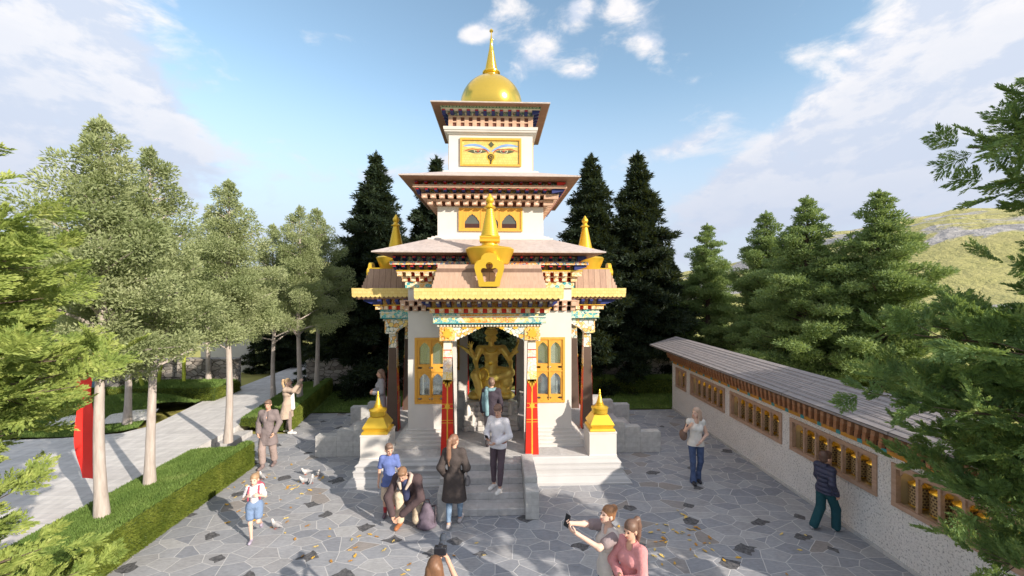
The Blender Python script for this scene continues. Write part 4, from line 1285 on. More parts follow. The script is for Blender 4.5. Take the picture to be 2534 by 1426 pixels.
G1 = 'pale trunked conifers planted along the left path'
def soft(px, py, z, k, s, rz, lab):
    p = U(px, py, z); return place('conifer_tree', lab, 'tree', (p.x, p.y, z), rz, s, *k, group=G1)
soft(250, 1288, .44, softA, 1.0, .4, 'pale trunked conifer in the hedge, its trunk right beside the red banner')
soft(375, 1203, .44, softB, .985, 2.1, 'pale trunked conifer in the middle of the three in the front hedge')
soft(565, 1094, .44, softA, .98, 3.6, 'pale trunked conifer at the far end of the front hedge')
soft(677, 985, .40, softB, .92, 1.2, 'slim conifer at the far end of the path, left of the raised phone')
soft(740, 988, .45, softB, 1.0, 5.0, 'conifer in the second hedge beside the raised hand of the person in beige')
soft(785, 962, .45, softA, 1.03, 2.6, 'rearmost conifer in the second hedge, against the dark spruces')
soft(315, 1049, .34, softB, 1.02, 4.2, 'conifer standing alone at the edge of the rounded lawn across the path')
soft(517, 948, .60, softA, 1.0, .9, 'conifer behind the lawn, in front of the stone garden wall')
soft(120, 985, .34, softA, 1.05, 5.5, 'conifer on the far left of the lawn, mostly hidden by the near bright branches')
rightA = proto('rightA', 21, 7.2, .5, lambda t: min(2.25, .10+.36*t), 170, 330, L_RIGHT, Lf=.09, Wf=.016, flat=.5, cr=.33, up=.34, rv=(.4,1.22), tilt=.5, trunkspec=(7.2, .14, BARKD))
rightB = proto('rightB', 33, 7.2, .5, lambda t: min(2.15, .10+.35*t), 165, 330, L_RIGHT, Lf=.09, Wf=.016, flat=.5, cr=.33, up=.34, rv=(.4,1.22), tilt=.5, trunkspec=(7.2, .14, BARKD))
G2 = 'green conifers in a row behind the prayer wheel building'
def rt(top, d, k, s, rz, lab, g=G2):
    p = UD(top[0], 713, d); return place('conifer_tree', lab, 'tree', (p.x, p.y, 0), rz, s, *k, group=g)
rt((2175, 480), 13.2, rightA, (1.2, 1.2, 1.05), .5, 'tallest looking green conifer behind the prayer wheel roof, with the rocky hill to its right')
rt((1998, 495), 14.4, rightB, (1.18, 1.18, 1.06), 2.2, 'green conifer behind the middle of the prayer wheel roof, branches touching it')
rt((1896, 525), 17.2, rightA, (1.12, 1.12, 1.06), 3.8, 'green conifer set back between two others behind the prayer wheel building')
rt((1750, 568), 20.0, rightB, (1.1, 1.1, 1.05), 1.0, 'green conifer nearest the dark spruces, beyond the far end of the prayer wheel roof')
rt((2030, 600), 20.5, rightB, .92, 4.4, 'small green conifer half hidden far behind the prayer wheel roof')
# taller trees further along the building, outside the frame on the right: they shade the courtyard
for (x, y, s, r_, l) in ((10.4, -7.0, 1.0, 1.7, 'green conifer beside the near end of the prayer wheel building'), (8.9, -14.3, .76, .2, 'green conifer behind the photographer on the right')):
    place('conifer_tree', l, 'tree', (x, y, 0), r_, s, *(rightA if x > 10 else rightB), group=G2)
# dark spruces
sprA = proto('sprA', 41, 10.7, .4, lambda t: min(3.3, .05+.345*t), 300, 170, L_SPR, Lf=.21, Wf=.026, flat=.4, cr=.36, rv=(.45,1.18), gap=.25, up=-.06, droop=.10, layer=0, trunkspec=(10.7, .2, BARKD))
sprB = proto('sprB', 47, 10.7, .4, lambda t: min(3.2, .05+.33*t), 300, 170, L_SPR, Lf=.21, Wf=.026, flat=.4, cr=.36, rv=(.45,1.18), gap=.25, up=-.06, droop=.12, layer=0, trunkspec=(10.7, .2, BARKD))
G3 = 'dark spruces in a row behind the temple'
for (px, d, k, s, rz, lab) in ((930, 19.2, sprA, 1.0, .3, 'dark spruce rising to full height left of the temple'),
      (1080, 20.5, sprB, 1.02, 1.9, 'dark spruce mostly hidden behind the temple tower, its tip showing'),
      (1463, 19.5, sprB, 1.0, 3.3, 'dark spruce just right of the temple tower, left of its pair'),
      (1578, 19.8, sprA, 1.02, 5.2, 'dark spruce on the right of the pair above the prayer wheel roof'),
      (1235, 19.6, sprA, .72, 2.6, 'shorter dark spruce straight behind the statue'),
      (700, 22.5, sprB, .62, .8, 'low dark spruce behind the gap in the stone garden wall'),
      (835, 20.8, sprB, .60, 4.0, 'low dark spruce beside the tall one left of the temple'),
      (1655, 21.8, sprB, .60, 4.6, 'low dark spruce behind the far corner of the prayer wheel building')):
    p = UD(px, 713, d); place('spruce_tree', lab, 'tree', (p.x, p.y, 0), rz, s, *k, group=G3)

# ---- near trees with needle sprays
def frond_template(seed):
    g = np.random.default_rng(seed); P, D, L = [], [], []
    def twig(o, d, ln, n):
        s = np.array([-d[1], d[0], 0.])
        for i in range(n):
            f = (i+.3)/n
            for sd in (-1, 1):
                P.append(o+d*ln*f); D.append(d*.95+s*sd*(.75-.25*f)+np.array([0, 0, g.normal()*.16+.06])); L.append(.15*(1-.35*f)*g.uniform(.8, 1.15))
            if i % 2 == 0:
                P.append(o+d*ln*f); D.append(d*.9+s*g.normal()*.2+np.array([0, 0, .5])); L.append(.12)
        P.append(o+d*ln*.9); D.append(d); L.append(.15)
    x = np.array([1., 0, 0]); twig(np.zeros(3), x, .95, 15)
    for i, f in enumerate((.1, .22, .36, .5, .64)):
        sd = 1 if i % 2 else -1
        a = sd*R(48-10*f)
        twig(x*f, np.array([math.cos(a), math.sin(a), g.normal()*.1]), .58*(1-.45*f), 10)
        a2 = -a*1.05
        twig(x*(f+.05), np.array([math.cos(a2), math.sin(a2), g.normal()*.1]), .50*(1-.45*f), 9)
    return np.array(P), nrm(np.array(D)), np.array(L)
FT = [frond_template(s) for s in (1, 2, 3)]
def near_tree(seed, whorls, H, lm, fl=.30, dens=1.0, nW=.0082, vis=None):
    g = np.random.default_rng(seed); parts = []; mb = MB()
    zs = np.linspace(0, H, 12); mb.tube([(.02*math.sin(z*2), .02*math.cos(z*1.7), z) for z in zs], [.12*(1-z/H)+.012 for z in zs], 10)
    for (z, L, na_, az0, spread) in whorls:
        for i in range(na_):
            a = R(az0 + (i-(na_-1)/2)*spread) + g.normal()*.08
            ln = L*g.uniform(.82, 1.1)
            d = np.array([math.cos(a), math.sin(a), 0])
            base = np.array([0, 0, z+g.normal()*.06]); rise = g.uniform(.02, .22)
            def pos(f): return base + d*ln*f + np.array([0, 0, ln*(rise*f - .16*f*f + .12*f**3)])
            mb.tube([pos(f) for f in (0, .3, .6, .85, 1)], [.006+.014*ln*.8, .005+.010*ln*.8, .004+.006*ln, .006, .003], 6)
            s = np.array([-d[1], d[0], 0])
            nsub = max(4, int(ln*7.5*dens))
            for k in range(nsub+1):
                f = .16 + .84*(k/nsub)
                o = pos(f); sd = 1 if k % 2 else -1
                if k == nsub: sub = d*1.0; sl_ = .2
                else:
                    q = R(g.uniform(42, 62)); sub = d*math.cos(q)+s*sd*math.sin(q); sl_ = (1.02-f)*ln*.52+.14
                sub = sub + np.array([0, 0, g.uniform(-.38, .55)])
                if sl_ > .28: mb.tube([o, o+sub*sl_*.9], [.006, .003], 4)
                nf = max(1, int(sl_/.125))
                for j in range(nf):
                    fo = o+sub*sl_*((j+.6)/nf)
                    sd2 = 1 if j % 2 else -1
                    q2 = sd2*R(g.uniform(18, 55)) if j < nf-1 else 0
                    fd = sub*math.cos(q2)+np.cross([0, 0, 1], sub)*math.sin(q2); fd = nrm(fd+np.array([0, 0, g.uniform(-.35, .95)])+g.normal(size=3)*.22)
                    up_ = nrm(np.array([0, 0, .8])+g.normal(size=3)*.75); sx = nrm(np.cross(up_, fd)); uz = np.cross(fd, sx)
                    Q = np.stack([fd, sx, uz], 1)*(fl*g.uniform(.7, 1.15))
                    P, D, LL = FT[g.integers(3)]
                    parts.append(leaf_quads(fo+P@Q.T, D@Q.T, LL*fl*g.uniform(.9, 1.1)*1.1, nW, g))
    V, F = join(parts)
    return np_mesh('crown', V, F, lm), mb.build('trunk', BARKD, None, True)
def near(lab, loc, cro, trk):
    t = thing('conifer_tree', lab, 'tree', loc, 0); cro.parent = t; trk.parent = t; return t
WL = [(5.75, .4, 3, 0, 90), (5.4, .85, 5, 5, 56), (5.0, 1.25, 6, -8, 44), (4.6, 1.5, 6, 6, 38), (4.2, 1.65, 7, -6, 34), (3.8, 1.7, 7, 4, 34), (3.4, 1.75, 7, 12, 36), (3.0, 1.2, 5, -10, 50), (2.45, 1.1, 5, 50, 46), (1.95, 1.3, 7, 4, 38), (1.45, 1.45, 7, -8, 38), (.95, 1.3, 6, 6, 40)]
cl, tl = near_tree(5, WL, 6.0, L_NEARL, .33, .74)
near('near conifer with sunlit yellow green sprays in front of the path', (-5.30, -9.2, 0), cl, tl)
WR = [(6.75, .35, 3, 205, 60), (6.35, .7, 3, 190, 34), (5.95, 1.1, 4, 186, 24), (5.55, 1.05, 3, 190, 26), (4.75, .7, 3, 180, 40), (4.2, 1.0, 3, 180, 26), (3.8, 1.85, 3, 172, 22), (3.3, 2.0, 4, 174, 20), (2.75, 1.7, 3, 162, 30), (2.15, 1.5, 4, 172, 24), (1.5, 1.3, 3, 170, 34),
      (6.2, .8, 3, 290, 50), (5.4, 1.1, 3, 285, 60), (4.4, 1.1, 3, 290, 50), (3.2, 1.2, 3, 300, 40)]
cr_, tr_ = near_tree(8, WR, 7.1, L_NEARR, .36, .62)
near('near conifer with shaded green sprays reaching over the prayer wheel roof', (6.3, -8.9, 0), cr_, tr_)

# ---- hedges and lawns
def blades(name, P, N, L, W, m, parent=None, seed=0, droop=0.0):
    g = np.random.default_rng(seed)
    D = nrm(np.asarray(N, float))+g.normal(size=P.shape)*.42+np.array([0, 0, .25-droop])
    V, F = leaf_quads(P, D, L*g.uniform(.6, 1.3, len(P)), W*g.uniform(.7, 1.3, len(P)), g)
    return np_mesh(name, V, F, m, parent)
def hedge(lab, prof, path, dens, L, W, seed, group='clipped grassy hedges', caps=True, m=None):
    # prof: (offset to the right of the path direction, z); path: x,y points
    t = thing('hedge', lab, 'hedge', (0, 0, 0), 0, group)
    g = np.random.default_rng(seed)
    path = [np.array(p, float) for p in path]
    rows = []
    for i, p in enumerate(path):
        d = nrm(path[min(i+1, len(path)-1)]-path[max(i-1, 0)]); s = np.array([d[1], -d[0]])
        rows.append([np.array([*(p+s*o), z]) for o, z in prof])
    mb = MB(); n = len(prof)
    vs = [tuple(q) for r_ in rows for q in r_]; fs = []
    for i in range(len(rows)-1):
        for k in range(n-1): fs.append((i*n+k, i*n+k+1, (i+1)*n+k+1, (i+1)*n+k))
    fs.append(tuple(range(n))); fs.append(tuple(range((len(rows)-1)*n, len(rows)*n)))
    mb.add(vs, fs); mb.build('hedge_body', HB, t)
    PP, NN = [], []
    def tri(a, b, c, nv):
        ar = np.linalg.norm(np.cross(b-a, c-a))/2; m_ = int(ar*dens)
        if m_ < 1: return
        u = g.uniform(size=(m_, 2)); fl = u.sum(1) > 1; u[fl] = 1-u[fl]
        PP.append(a+(b-a)*u[:, :1]+(c-a)*u[:, 1:]); NN.append(np.tile(nv, (m_, 1)))
    for i in range(len(rows)-1):
        for k in range(n-1):
            a, b, c, d = rows[i][k], rows[i][k+1], rows[i+1][k+1], rows[i+1][k]
            nv = np.cross(d-a, b-a); nv = nv/max(np.linalg.norm(nv), 1e-9)
            tri(a, b, c, nv); tri(a, c, d, nv)
    for r_, sgn in ((rows[0], -1), (rows[-1], 1)):
        d = nrm(path[1]-path[0]) if sgn < 0 else nrm(path[-1]-path[-2]); nv = np.array([d[0]*sgn, d[1]*sgn, 0])
        for k in range(1, n-1): tri(r_[0], r_[k], r_[k+1], nv)
    PP, NN = np.concatenate(PP), np.concatenate(NN); up = NN[:, 2] > .93
    blades('foliage', PP[~up], NN[~up], L, W, m or L_HEDGE, t, seed)
    blades('grass_top', PP[up], NN[up], L*1.25, W, L_LAWN, t, seed)
    return t
HB = mat('hedge_core', (.045, .075, .014), .9, var=.4, vs=6)
# front hedge: courtyard face is on the +x side when walking +y
hedge('long clipped hedge along the courtyard with three pale tree trunks growing out of it',
      [(.755, 0), (.775, .10), (.785, .54), (.76, .615), (.66, .635), (.52, .60), (.44, .50), (.2, .485), (-.1, .475), (-.5, .465), (-.76, .42), (-.78, .28)],
      [(-6.72, -13.0), (-6.72, -9), (-6.72, -5), (-6.72, -2.0)], 8500, .050, .0058, 3)
hedge('second clipped hedge running back beside the raised phone towards the dark spruces',
      [(.665, 0), (.69, .10), (.70, .54), (.675, .615), (.58, .635), (.44, .60), (.36, .51), (.1, .50), (-.4, .50), (-.72, .48), (-.75, .28)],
      [(-6.95, .45), (-7.15, 2), (-7.55, 5.2)], 5000, .055, .007, 4)
hedge('low dark fronted hedge below the stone wall at the back of the rounded lawn',
      [(-.75, .30), (-.74, .62), (-.6, .74), (.1, .76), (.7, .74), (.78, .62), (.8, .3)][::-1],
      [(-17.5, 3.95), (-13, 3.95), (-10.35, 3.95)], 2600, .08, .009, 5)
hedge('low sunlit hedge on the lawn between the spruces and the prayer wheel building',
      [(-.45, .02), (-.44, .40), (-.3, .58), (0, .64), (.3, .58), (.44, .40), (.45, .02)][::-1],
      [(3.6, 5.0), (6, 5.0), (9.0, 5.0)], 1500, .11, .011, 6)
# rounded lawn across the path
g = np.random.default_rng(12)
def lawn_h(x, y):
    e = np.clip(np.minimum((-10.55-x)*1.2, np.minimum((y+.0-.25)*1.2, 5)), 0, 1)
    return .31 + .42*np.clip(1-((x+12.6)/2.3)**2-((y-1.9)/1.5)**2, 0, 1)**.8 + .03*e
gx = np.linspace(-24, -10.45, 60); gy = np.linspace(-.55, 3.3, 26)
XX, YY = np.meshgrid(gx, gy, indexing='ij')
edge = np.interp(YY, [-.6, -.2, .2, .8, 1.6, 2.4, 3.3], [-12.2, -10.9, -10.6, -10.9, -11.3, -10.75, -10.8])
XX = np.minimum(XX, edge); ZZ = lawn_h(XX, YY)
V = np.stack([XX, YY, ZZ], -1).reshape(-1, 3); F = [(i*26+j, (i+1)*26+j, (i+1)*26+j+1, i*26+j+1) for i in range(59) for j in range(25)]
o = np_mesh('lawn', V, F, GRASSB, None, True); tag(o, kind='structure')
n = 60000
px_ = g.uniform(-17, -10.5, n); py_ = g.uniform(-.55, 3.3, n)
ok = px_ < np.interp(py_, [-.6, -.2, .2, .8, 1.6, 2.4, 3.3], [-12.2, -10.9, -10.6, -10.9, -11.3, -10.75, -10.8]); px_, py_ = px_[ok], py_[ok]
P = np.stack([px_, py_, lawn_h(px_, py_)-.01], 1)
o = blades('grass', P, np.tile([0, 0, 1.], (len(P), 1)), .085, .007, L_LAWN, None, 7); tag(o, 'short sunlit grass on the rounded lawn across the path', 'grass', kind='stuff')
n = 34000
P = np.stack([g.uniform(-7.0, 8.9, n), g.uniform(2.46, 5.5, n), np.full(n, LAWNZ)], 1)
ok = (P[:, 0] > -6.2-.2*(P[:, 1]-2)); P = P[ok]
o = blades('grass', P, np.tile([0, 0, 1.], (len(P), 1)), .085, .008, L_LAWN, None, 8); tag(o, 'short shaded grass on the strip behind the temple', 'grass', kind='stuff')
# gravel streaks in the rounded lawn
GRV = mat('white_gravel', (.60, .59, .57), .9, var=.2, vs=30, bump=.4, bs=60)
for poly in ([(-11.9, .35), (-11.3, .5), (-10.75, .75), (-10.9, 1.35), (-11.4, 1.05), (-11.9, .75)], [(-13.6, .25), (-12.7, .3), (-12.5, .75), (-13.1, .7), (-13.6, .5)]):
    mb = MB(); k = len(poly); cx = sum(p[0] for p in poly)/k; cy = sum(p[1] for p in poly)/k
    vs = [(x, y, float(lawn_h(np.array(x), np.array(y)))+.05) for x, y in poly]+[(cx, cy, float(lawn_h(np.array(cx), np.array(cy)))+.10)]
    mb.add(vs, [(i, (i+1) % k, k) for i in range(k)]); o = mb.build('gravel', GRV); tag(o, 'white gravel streak in the rounded lawn', 'gravel', kind='structure')
# stone garden walls
m, t, b, oc = newmat('rubble_stone_wall')
x, y, z = t.sep(oc)
v = t.vmath('ADD', t.comb(t.math('ADD', x, y), t.math('MULTIPLY', z, 2.0), 0), t.vmath('SCALE', t.noisec(oc, 2.0)))
v.node.inputs[1].links[0].from_node.inputs[3].default_value = .12
va = t.vor(v, 3.1, 'F1', 'CHEBYCHEV', .85); ve = t.vor(v, 3.1, 'DISTANCE_TO_EDGE', rnd=.85)
c = t.ramp(t.sep(va.outputs['Color'])[0], [(0, (.22, .19, .17)), (.5, (.36, .33, .30)), (1, (.46, .42, .38))])
c = t.mix(t.sstep(ve.outputs['Distance'], .06, .02), c, (.12, .105, .09))
c = t.mix(.6, c, t.ramp(t.noise(oc, 14, 4), [(.3, .65), (.7, 1.0)]), 'MULTIPLY')
t.put(b.inputs['Base Color'], c); b.inputs['Roughness'].default_value = .9
t.put(b.inputs['Normal'], t.bump(t.sstep(ve.outputs['Distance'], 0, .09), .8, .03))
RUB = m
def wallthing(lab, x0, x1, y0, y1, z0, z1, m=RUB, name='stone_wall', cat='wall'):
    t = thing(name, lab, cat, ((x0+x1)/2, (y0+y1)/2, z0)); a, b_, h = (x1-x0)/2, (y1-y0)/2, z1-z0
    mb = MB().box(-a, a, -b_, b_, 0, h-.07); mb.build('wall_face', m, t)
    mb = MB().box(-a-.03, a+.03, -b_-.03, b_+.03, h-.0695, h); mb.build('coping', m, t)
    return t
wallthing('rough stone garden wall ending left of the path gap, behind the low hedge', -18, -10.72, 5.0, 5.4, .2, 1.55)
wallthing('rough stone garden wall right of the path gap, in the shade of the spruces', -8.15, -3.6, 5.75, 6.1, 0, 1.35)
wallthing('rough stone garden wall behind the lawn, near the far corner of the prayer wheel building', 3.4, 9.2, 5.75, 6.1, 0, 1.35)
wallthing('short stone wall with a blue water sheet, half hidden by tree trunks on the left', -17.5, -13.95, 3.35, 3.75, .28, 1.75)
wallthing('white rendered wall glimpsed over the stone wall beside a pale trunk', -15.6, -12.9, 10.0, 10.25, -.02, 2.2, WHITE, 'white_wall')
mb = MB().box(-.28, .28, -.02, .0, 0, 1.25); w_ = mb.build('water_cascade', mat('blue_falling_water', (.10, .20, .28), .15, var=.5, vs=9)); w_.location = (-14.75, 3.325, .30)
tag(w_, 'thin blue sheet of water running down the short stone wall', 'waterfall')
BAM = mat('yellow_green_bamboo', (.36, .42, .05), .5, var=.12)
for i, (px, py, ln, lab) in enumerate(((354, 960, .25, 'leaning yellow green bamboo stalk, leftmost of three by the low hedge'), (391, 952, -.15, 'yellow green bamboo stalk just right of a pale trunk, middle of three'), (455, 950, .0, 'upright yellow green bamboo stalk, rightmost of three by the low hedge'))):
    p = U(px, py, .72); t = thing('bamboo_stalk', lab, 'bamboo', (p.x, p.y, .72), 0, 'yellow green bamboo stalks by the low hedge')
    mb = MB()
    for k in range(6):
        a = k*.42; b_ = a+.415
        mb.tube([(-ln*a, 0, a), (-ln*a, 0, a+.03), (-ln*b_, 0, b_-.03), (-ln*b_, 0, b_)], [.072, .062, .062, .072], 10)
    mb.build('culm', BAM, t, True)
    g2 = np.random.default_rng(60+i); m_ = 700
    P = np.stack([g2.normal(size=m_)*.35-ln*2.2, g2.normal(size=m_)*.35, 2.2+g2.normal(size=m_)*.35], 1)
    V, F = leaf_quads(P, g2.normal(size=(m_, 3))+np.array([0, 0, -.5]), .13, .016, g2); np_mesh('leaf_tuft', V, F, L_SOFT, t)
# red banner on a pole
bp = Vector((-7.60, -4.30, WZ))
t = thing('banner', 'long wavy red banner hanging from a pole beside the pale path', 'banner', bp)
mb = MB().tube([(0, 0, .0), (0, 0, 3.6)], [.022, .016], 10).lathe([(.09, 0), (.09, .02), (.03, .05)], 16); mb.tube([(0, 0, 3.42), (-.37, 0, 3.42)], .010, 6)
mb.build('pole', mat('grey_pole', (.25, .25, .26), .5), t, True)
nz_, nx_ = 40, 6; V = []; F = []
for s in (0, 1):
    for i in range(nz_+1):
        z = .50 + 2.92*i/nz_
        for k in range(nx_+1):
            x = -.36+.33*k/nx_ + .055*math.sin(z*2.3+.6)
            V.append((x, .05*math.sin(z*4.1+k*.25)+s*.006, z))
o_ = (nz_+1)*(nx_+1)
for i in range(nz_):
    for k in range(nx_):
        a = i*(nx_+1)+k; F.append((a, a+1, a+nx_+2, a+nx_+1)); F.append((a+o_, a+o_+nx_+1, a+o_+nx_+2, a+o_+1))
np_mesh('banner_cloth', V, F, mat('red_banner_cloth', (.90, .03, .02), .6, var=.04), t, True)
mb = MB()
for i in range(5):
    mb.box(-.26+.035*i, -.24+.035*i, -.068, -.062, 2.02+.01*(i % 2), 2.06)
# ------------------------------------------------------------------ people
def cloth(name, c, var=.07, col2=None, bump=.35, vs=9):
    return mat(name, c, .85, var=var, vs=vs, bump=.7, bs=11, col2=col2, spec=.15, bd=.035)
SKIN = mat('skin', (.62, .37, .27), .55, var=.04, vs=12, spec=.3)
SKIN2 = mat('light_skin', (.70, .47, .38), .55, var=.04, vs=12, spec=.3)
EYE = mat('dark_eye', (.03, .02, .02), .3); LIP = mat('lips', (.48, .14, .12), .5)
def hairm(name, a): return wood(name, tuple(v*.65 for v in a), a, (45, 45, 6), .5)
HB1 = hairm('brown_hair', (.13, .07, .04)); HB2 = hairm('auburn_hair', (.33, .16, .075)); HBL = hairm('blond_hair', (.60, .42, .25)); HGR = hairm('ash_brown_hair', (.25, .16, .12)); HPL = hairm('pale_pinkish_hair', (.56, .40, .31))
v3 = lambda *a: np.array(a, float)
def lerp(a, b, f): return a+(b-a)*f
J0 = dict(hL=v3(-.09,0,.93), hR=v3(.09,0,.93), kL=v3(-.10,.02,.50), kR=v3(.10,.02,.50), aL=v3(-.10,-.02,.085), aR=v3(.10,-.02,.085),
          N=v3(0,-.01,1.475), sL=v3(-.168,-.01,1.415), sR=v3(.168,-.01,1.415), eL=v3(-.235,-.02,1.13), eR=v3(.235,-.02,1.13), wL=v3(-.235,.06,.88), wR=v3(.235,.06,.88), head=v3(0,.015,1.632))
def rotm(yaw=0, pitch=0, roll=0):
    return np.array(Euler((R(pitch), R(roll), 0)).to_matrix()) if False else np.array((Matrix.Rotation(R(yaw), 3, 'Z') @ Matrix.Rotation(R(pitch), 3, 'X') @ Matrix.Rotation(R(roll), 3, 'Y')))
class Person:
    def __init__(s, label, loc, heading, H=1.72, J=None, yaw=0, pitch=0, hs=1.0, fem=False, skin=None, group=None, palmL=None, palmR=None, curl=.5, hands='LR'):
        s.k = H/1.75; s.H = H; s.rz = R(heading-90); s.loc = Vector(loc); s.fem = fem
        s.J = {k: v.copy() for k, v in J0.items()}
        if fem:
            for q, x in (('sL', .02), ('sR', -.02), ('eL', .02), ('eR', -.02), ('wL', .02), ('wR', -.02)): s.J[q][0] += x
        for k, v in (J or {}).items(): s.J[k] = v3(*v)
        s.Q = rotm(yaw, pitch); s.hs = hs; s.curl = curl; s.hands = hands
        s.root = thing('person', label, 'person', loc, s.rz, group)
        s.h = .0115; s.skin = skin or SKIN; s.palm = dict(L=palmL, R=palmR)
        s.ux = nrm(s.J['sR']-s.J['sL']); s.P = (s.J['hL']+s.J['hR'])/2; s.C = lerp(s.P, s.J['N'], .66)
        s.body()
    def world(s, p):
        q = v3(*p)*s.k; c, n = math.cos(s.rz), math.sin(s.rz)
        return Vector((s.loc.x+q[0]*c-q[1]*n, s.loc.y+q[0]*n+q[1]*c, s.loc.z+q[2]))
    def S(s, k=.03, h=None): return SDF(h or s.h, k)
    def out(s, S, name, m, extra=None, smooth=True):
        V, F = S.mesh(); V = V*s.k
        if extra:
            for V2, F2 in extra: F = np.concatenate([F, F2+len(V)]); V = np.concatenate([V, V2*s.k])
        return np_mesh(name, V, F, m, s.root, True)
    def hp(s, p): return s.J['head'] + s.Q @ (v3(*p)*s.hs)
    def torso(s, S, e=0.0):
        P, C, N, J, ux = s.P, s.C, s.J['N'], s.J, s.ux
        w = .052 if s.fem else .066
        S.cap(P-ux*.062, P+ux*.062, .100+e); S.cap(P, C, (.088 if s.fem else .102)+e, (.100 if s.fem else .108)+e)
        S.cap(C-ux*w, C+ux*w, (.098 if s.fem else .106)+e); S.cap(C, N-(N-C)*.25, .10+e, .07+e); S.cap(J['sL'], J['sR'], .052+e)
        if s.fem:
            f = np.cross(nrm(N-P), ux); f = f if f[1] > 0 or abs(f[1]) < .3 else -f
            for sg in (-1, 1): S.ell(C+ux*sg*.062+f*.078-(N-C)*.12, (.062+e, .058+e, .062+e))
        return S
    def arm(s, S, side, e=0.0, a=0.0, b=2.0, fl=0.0):
        J = s.J; sh, el, wr = J['s'+side], J['e'+side], J['w'+side]
        pt = lambda f: lerp(sh, el, f) if f <= 1 else lerp(el, wr, f-1)
        rr = lambda f: (.052-.010*f if f <= 1 else .042-.013*(f-1))
        fs = [a, 1.0, b] if a < 1 < b else [a, b]
        for f, g in zip(fs, fs[1:]): S.cap(pt(f), pt(g), rr(f)+e+fl*f, rr(g)+e+fl*g)
        return pt(b), nrm(pt(b)-pt(max(b-.2, 0)))
    def leg(s, S, side, e=0.0, a=0.0, b=2.0, fl=0.0):
        J = s.J; h, k, an = J['h'+side], J['k'+side], J['a'+side]
        pt = lambda f: lerp(h, k, f) if f <= 1 else lerp(k, an, f-1)
        rr = lambda f: (.084-.027*f if f <= 1 else .057-.021*(f-1))
        fs = [a, 1.0, b] if a < 1 < b else [a, b]
        for f, g in zip(fs, fs[1:]): S.cap(pt(f), pt(g), rr(f)+e+fl*f, rr(g)+e+fl*g)
        if b > 1.3 and fl == 0:
            c = lerp(k, an, .28); S.cap(c-v3(0,.012,0), lerp(k, an, .5)-v3(0,.01,0), .05+e, .04+e)
    def foot(s, side):
        a = s.J['a'+side]; k = s.J['k'+side]; t = s.J.get('t'+side)
        if t is None:
            sh = k-a; t = a+v3(0.012 if side == 'R' else -.012, .17, -.045)
        return a, t
    def body(s):
        S = s.S(.028); J = s.J
        s.torso(S, -.006)
        S.cap(J['N']-v3(0, .0, .05), s.hp((0, -.012, -.055)), .056 if not s.fem else .046, .052 if not s.fem else .044)
        for q in 'LR':
            s.arm(S, q, -.004); s.leg(S, q, -.004)
            a, t = s.foot(q); S.cap(a-v3(0, .02, .035), t, .034, .024)
        # head with face
        hs = s.hs
        for c, r in (((0, -.010, .030), (.073, .092, .087)), ((0, .024, -.035), (.058, .066, .080)), ((0, .055, -.088), (.028, .026, .022))):
            S.ell(s.hp(c), v3(*r)*hs, s.Q, .02)
        S.cap(s.hp((0, .086, .008)), s.hp((0, .106, -.028)), .010*hs, .0145*hs, .010)
        for sg in (-1, 1):
            S.ell(s.hp((sg*.076, -.008, -.012)), v3(.011, .022, .031)*hs, s.Q, .006)
            S.cap(s.hp((sg*.014, .082, .024)), s.hp((sg*.046, .072, .022)), .008*hs, .007*hs, .008)
        ex = [s.hand(q) for q in 'LR' if q in s.hands]
        s.out(S, 'body', s.skin, ex)
        for sg in (-1, 1):
            E_ = SDF(.004, 0).ell(s.hp((sg*.030, .0835, .006)), v3(.0135, .008, .0075)*hs, s.Q); s.out(E_, 'eye', EYE)
        s.out(SDF(.004, 0).ell(s.hp((0, .089, -.062)), v3(.023, .010, .0075)*hs, s.Q), 'mouth', LIP)
    def hand(s, q):
        J = s.J; W_ = J['w'+q]; d = nrm(W_-J['e'+q]); sg = 1 if q == 'R' else -1
        n = s.palm[q]
        n = v3(-sg, .15, 0) if n is None else v3(*n)
        n = nrm(n-d*(n @ d)); l = np.cross(d, n)*sg       # l points to the thumb side
        S = SDF(.0058, .010)
        S.cap(W_-d*.03, W_+d*.015, .029, .026); S.ell(W_+d*.055, (.018, .043, .047), np.stack([n, l, d], 1))
        cu = s.curl
        for i, (o, ln) in enumerate(((.030, .070), (.010, .080), (-.011, .074), (-.031, .058))):
            b = W_+d*.088+l*o - d*.006*abs(i-1.2)
            m1 = b + (d*math.cos(cu*.6)+n*math.sin(cu*.6))*ln*.5 + l*o*.1
            m2 = m1 + (d*math.cos(cu*1.7)+n*math.sin(cu*1.7))*ln*.5
            S.cap(b-d*.01, m1, .0095, .0085, .004); S.cap(m1, m2, .0085, .0068, .004)
        b = W_+d*.03+l*.034; m1 = b+(d*.7+l*.6+n*.35)*.038; S.cap(b, m1, .013, .0105, .006); S.cap(m1, m1+(d*.9+l*.15+n*.4)*.032, .0105, .008, .004)
        return S.mesh()
    # ---- clothing
    def top(s, m, sl=1.0, e=.014, hem=.10, name='shirt', fl=0.0, m2=None, open_neck=True, cutz=True, sle=None):
        S = s.S(.03); s.torso(S, e); P = s.P
        if hem > .04: S.cap(P-s.ux*.03, lerp(P, s.C, .8), .108+e, .102+e); S.cap(P+s.ux*.03, lerp(P, s.C, .8), .108+e, .102+e)
        if hem > 0:
            for sg in (-1, 1): S.cap(P+s.ux*sg*.055, P+s.ux*sg*(.06+fl*.3)-v3(0, 0, hem+.05), .102+e, .108+e+fl)
        if m2 is None and sl > 0:
            for q in 'LR':
                p, d = s.arm(S, q, e if sle is None else sle, 0, sl, .004)
        if cutz: S.cut(P-v3(0, 0, hem), (0, 0, -1))
        N = s.J['N']; S.cap(N+v3(0, 0, .0), N+nrm(s.J['head']-N)*.14, .060 if not s.fem else .056, .075, .008, True)
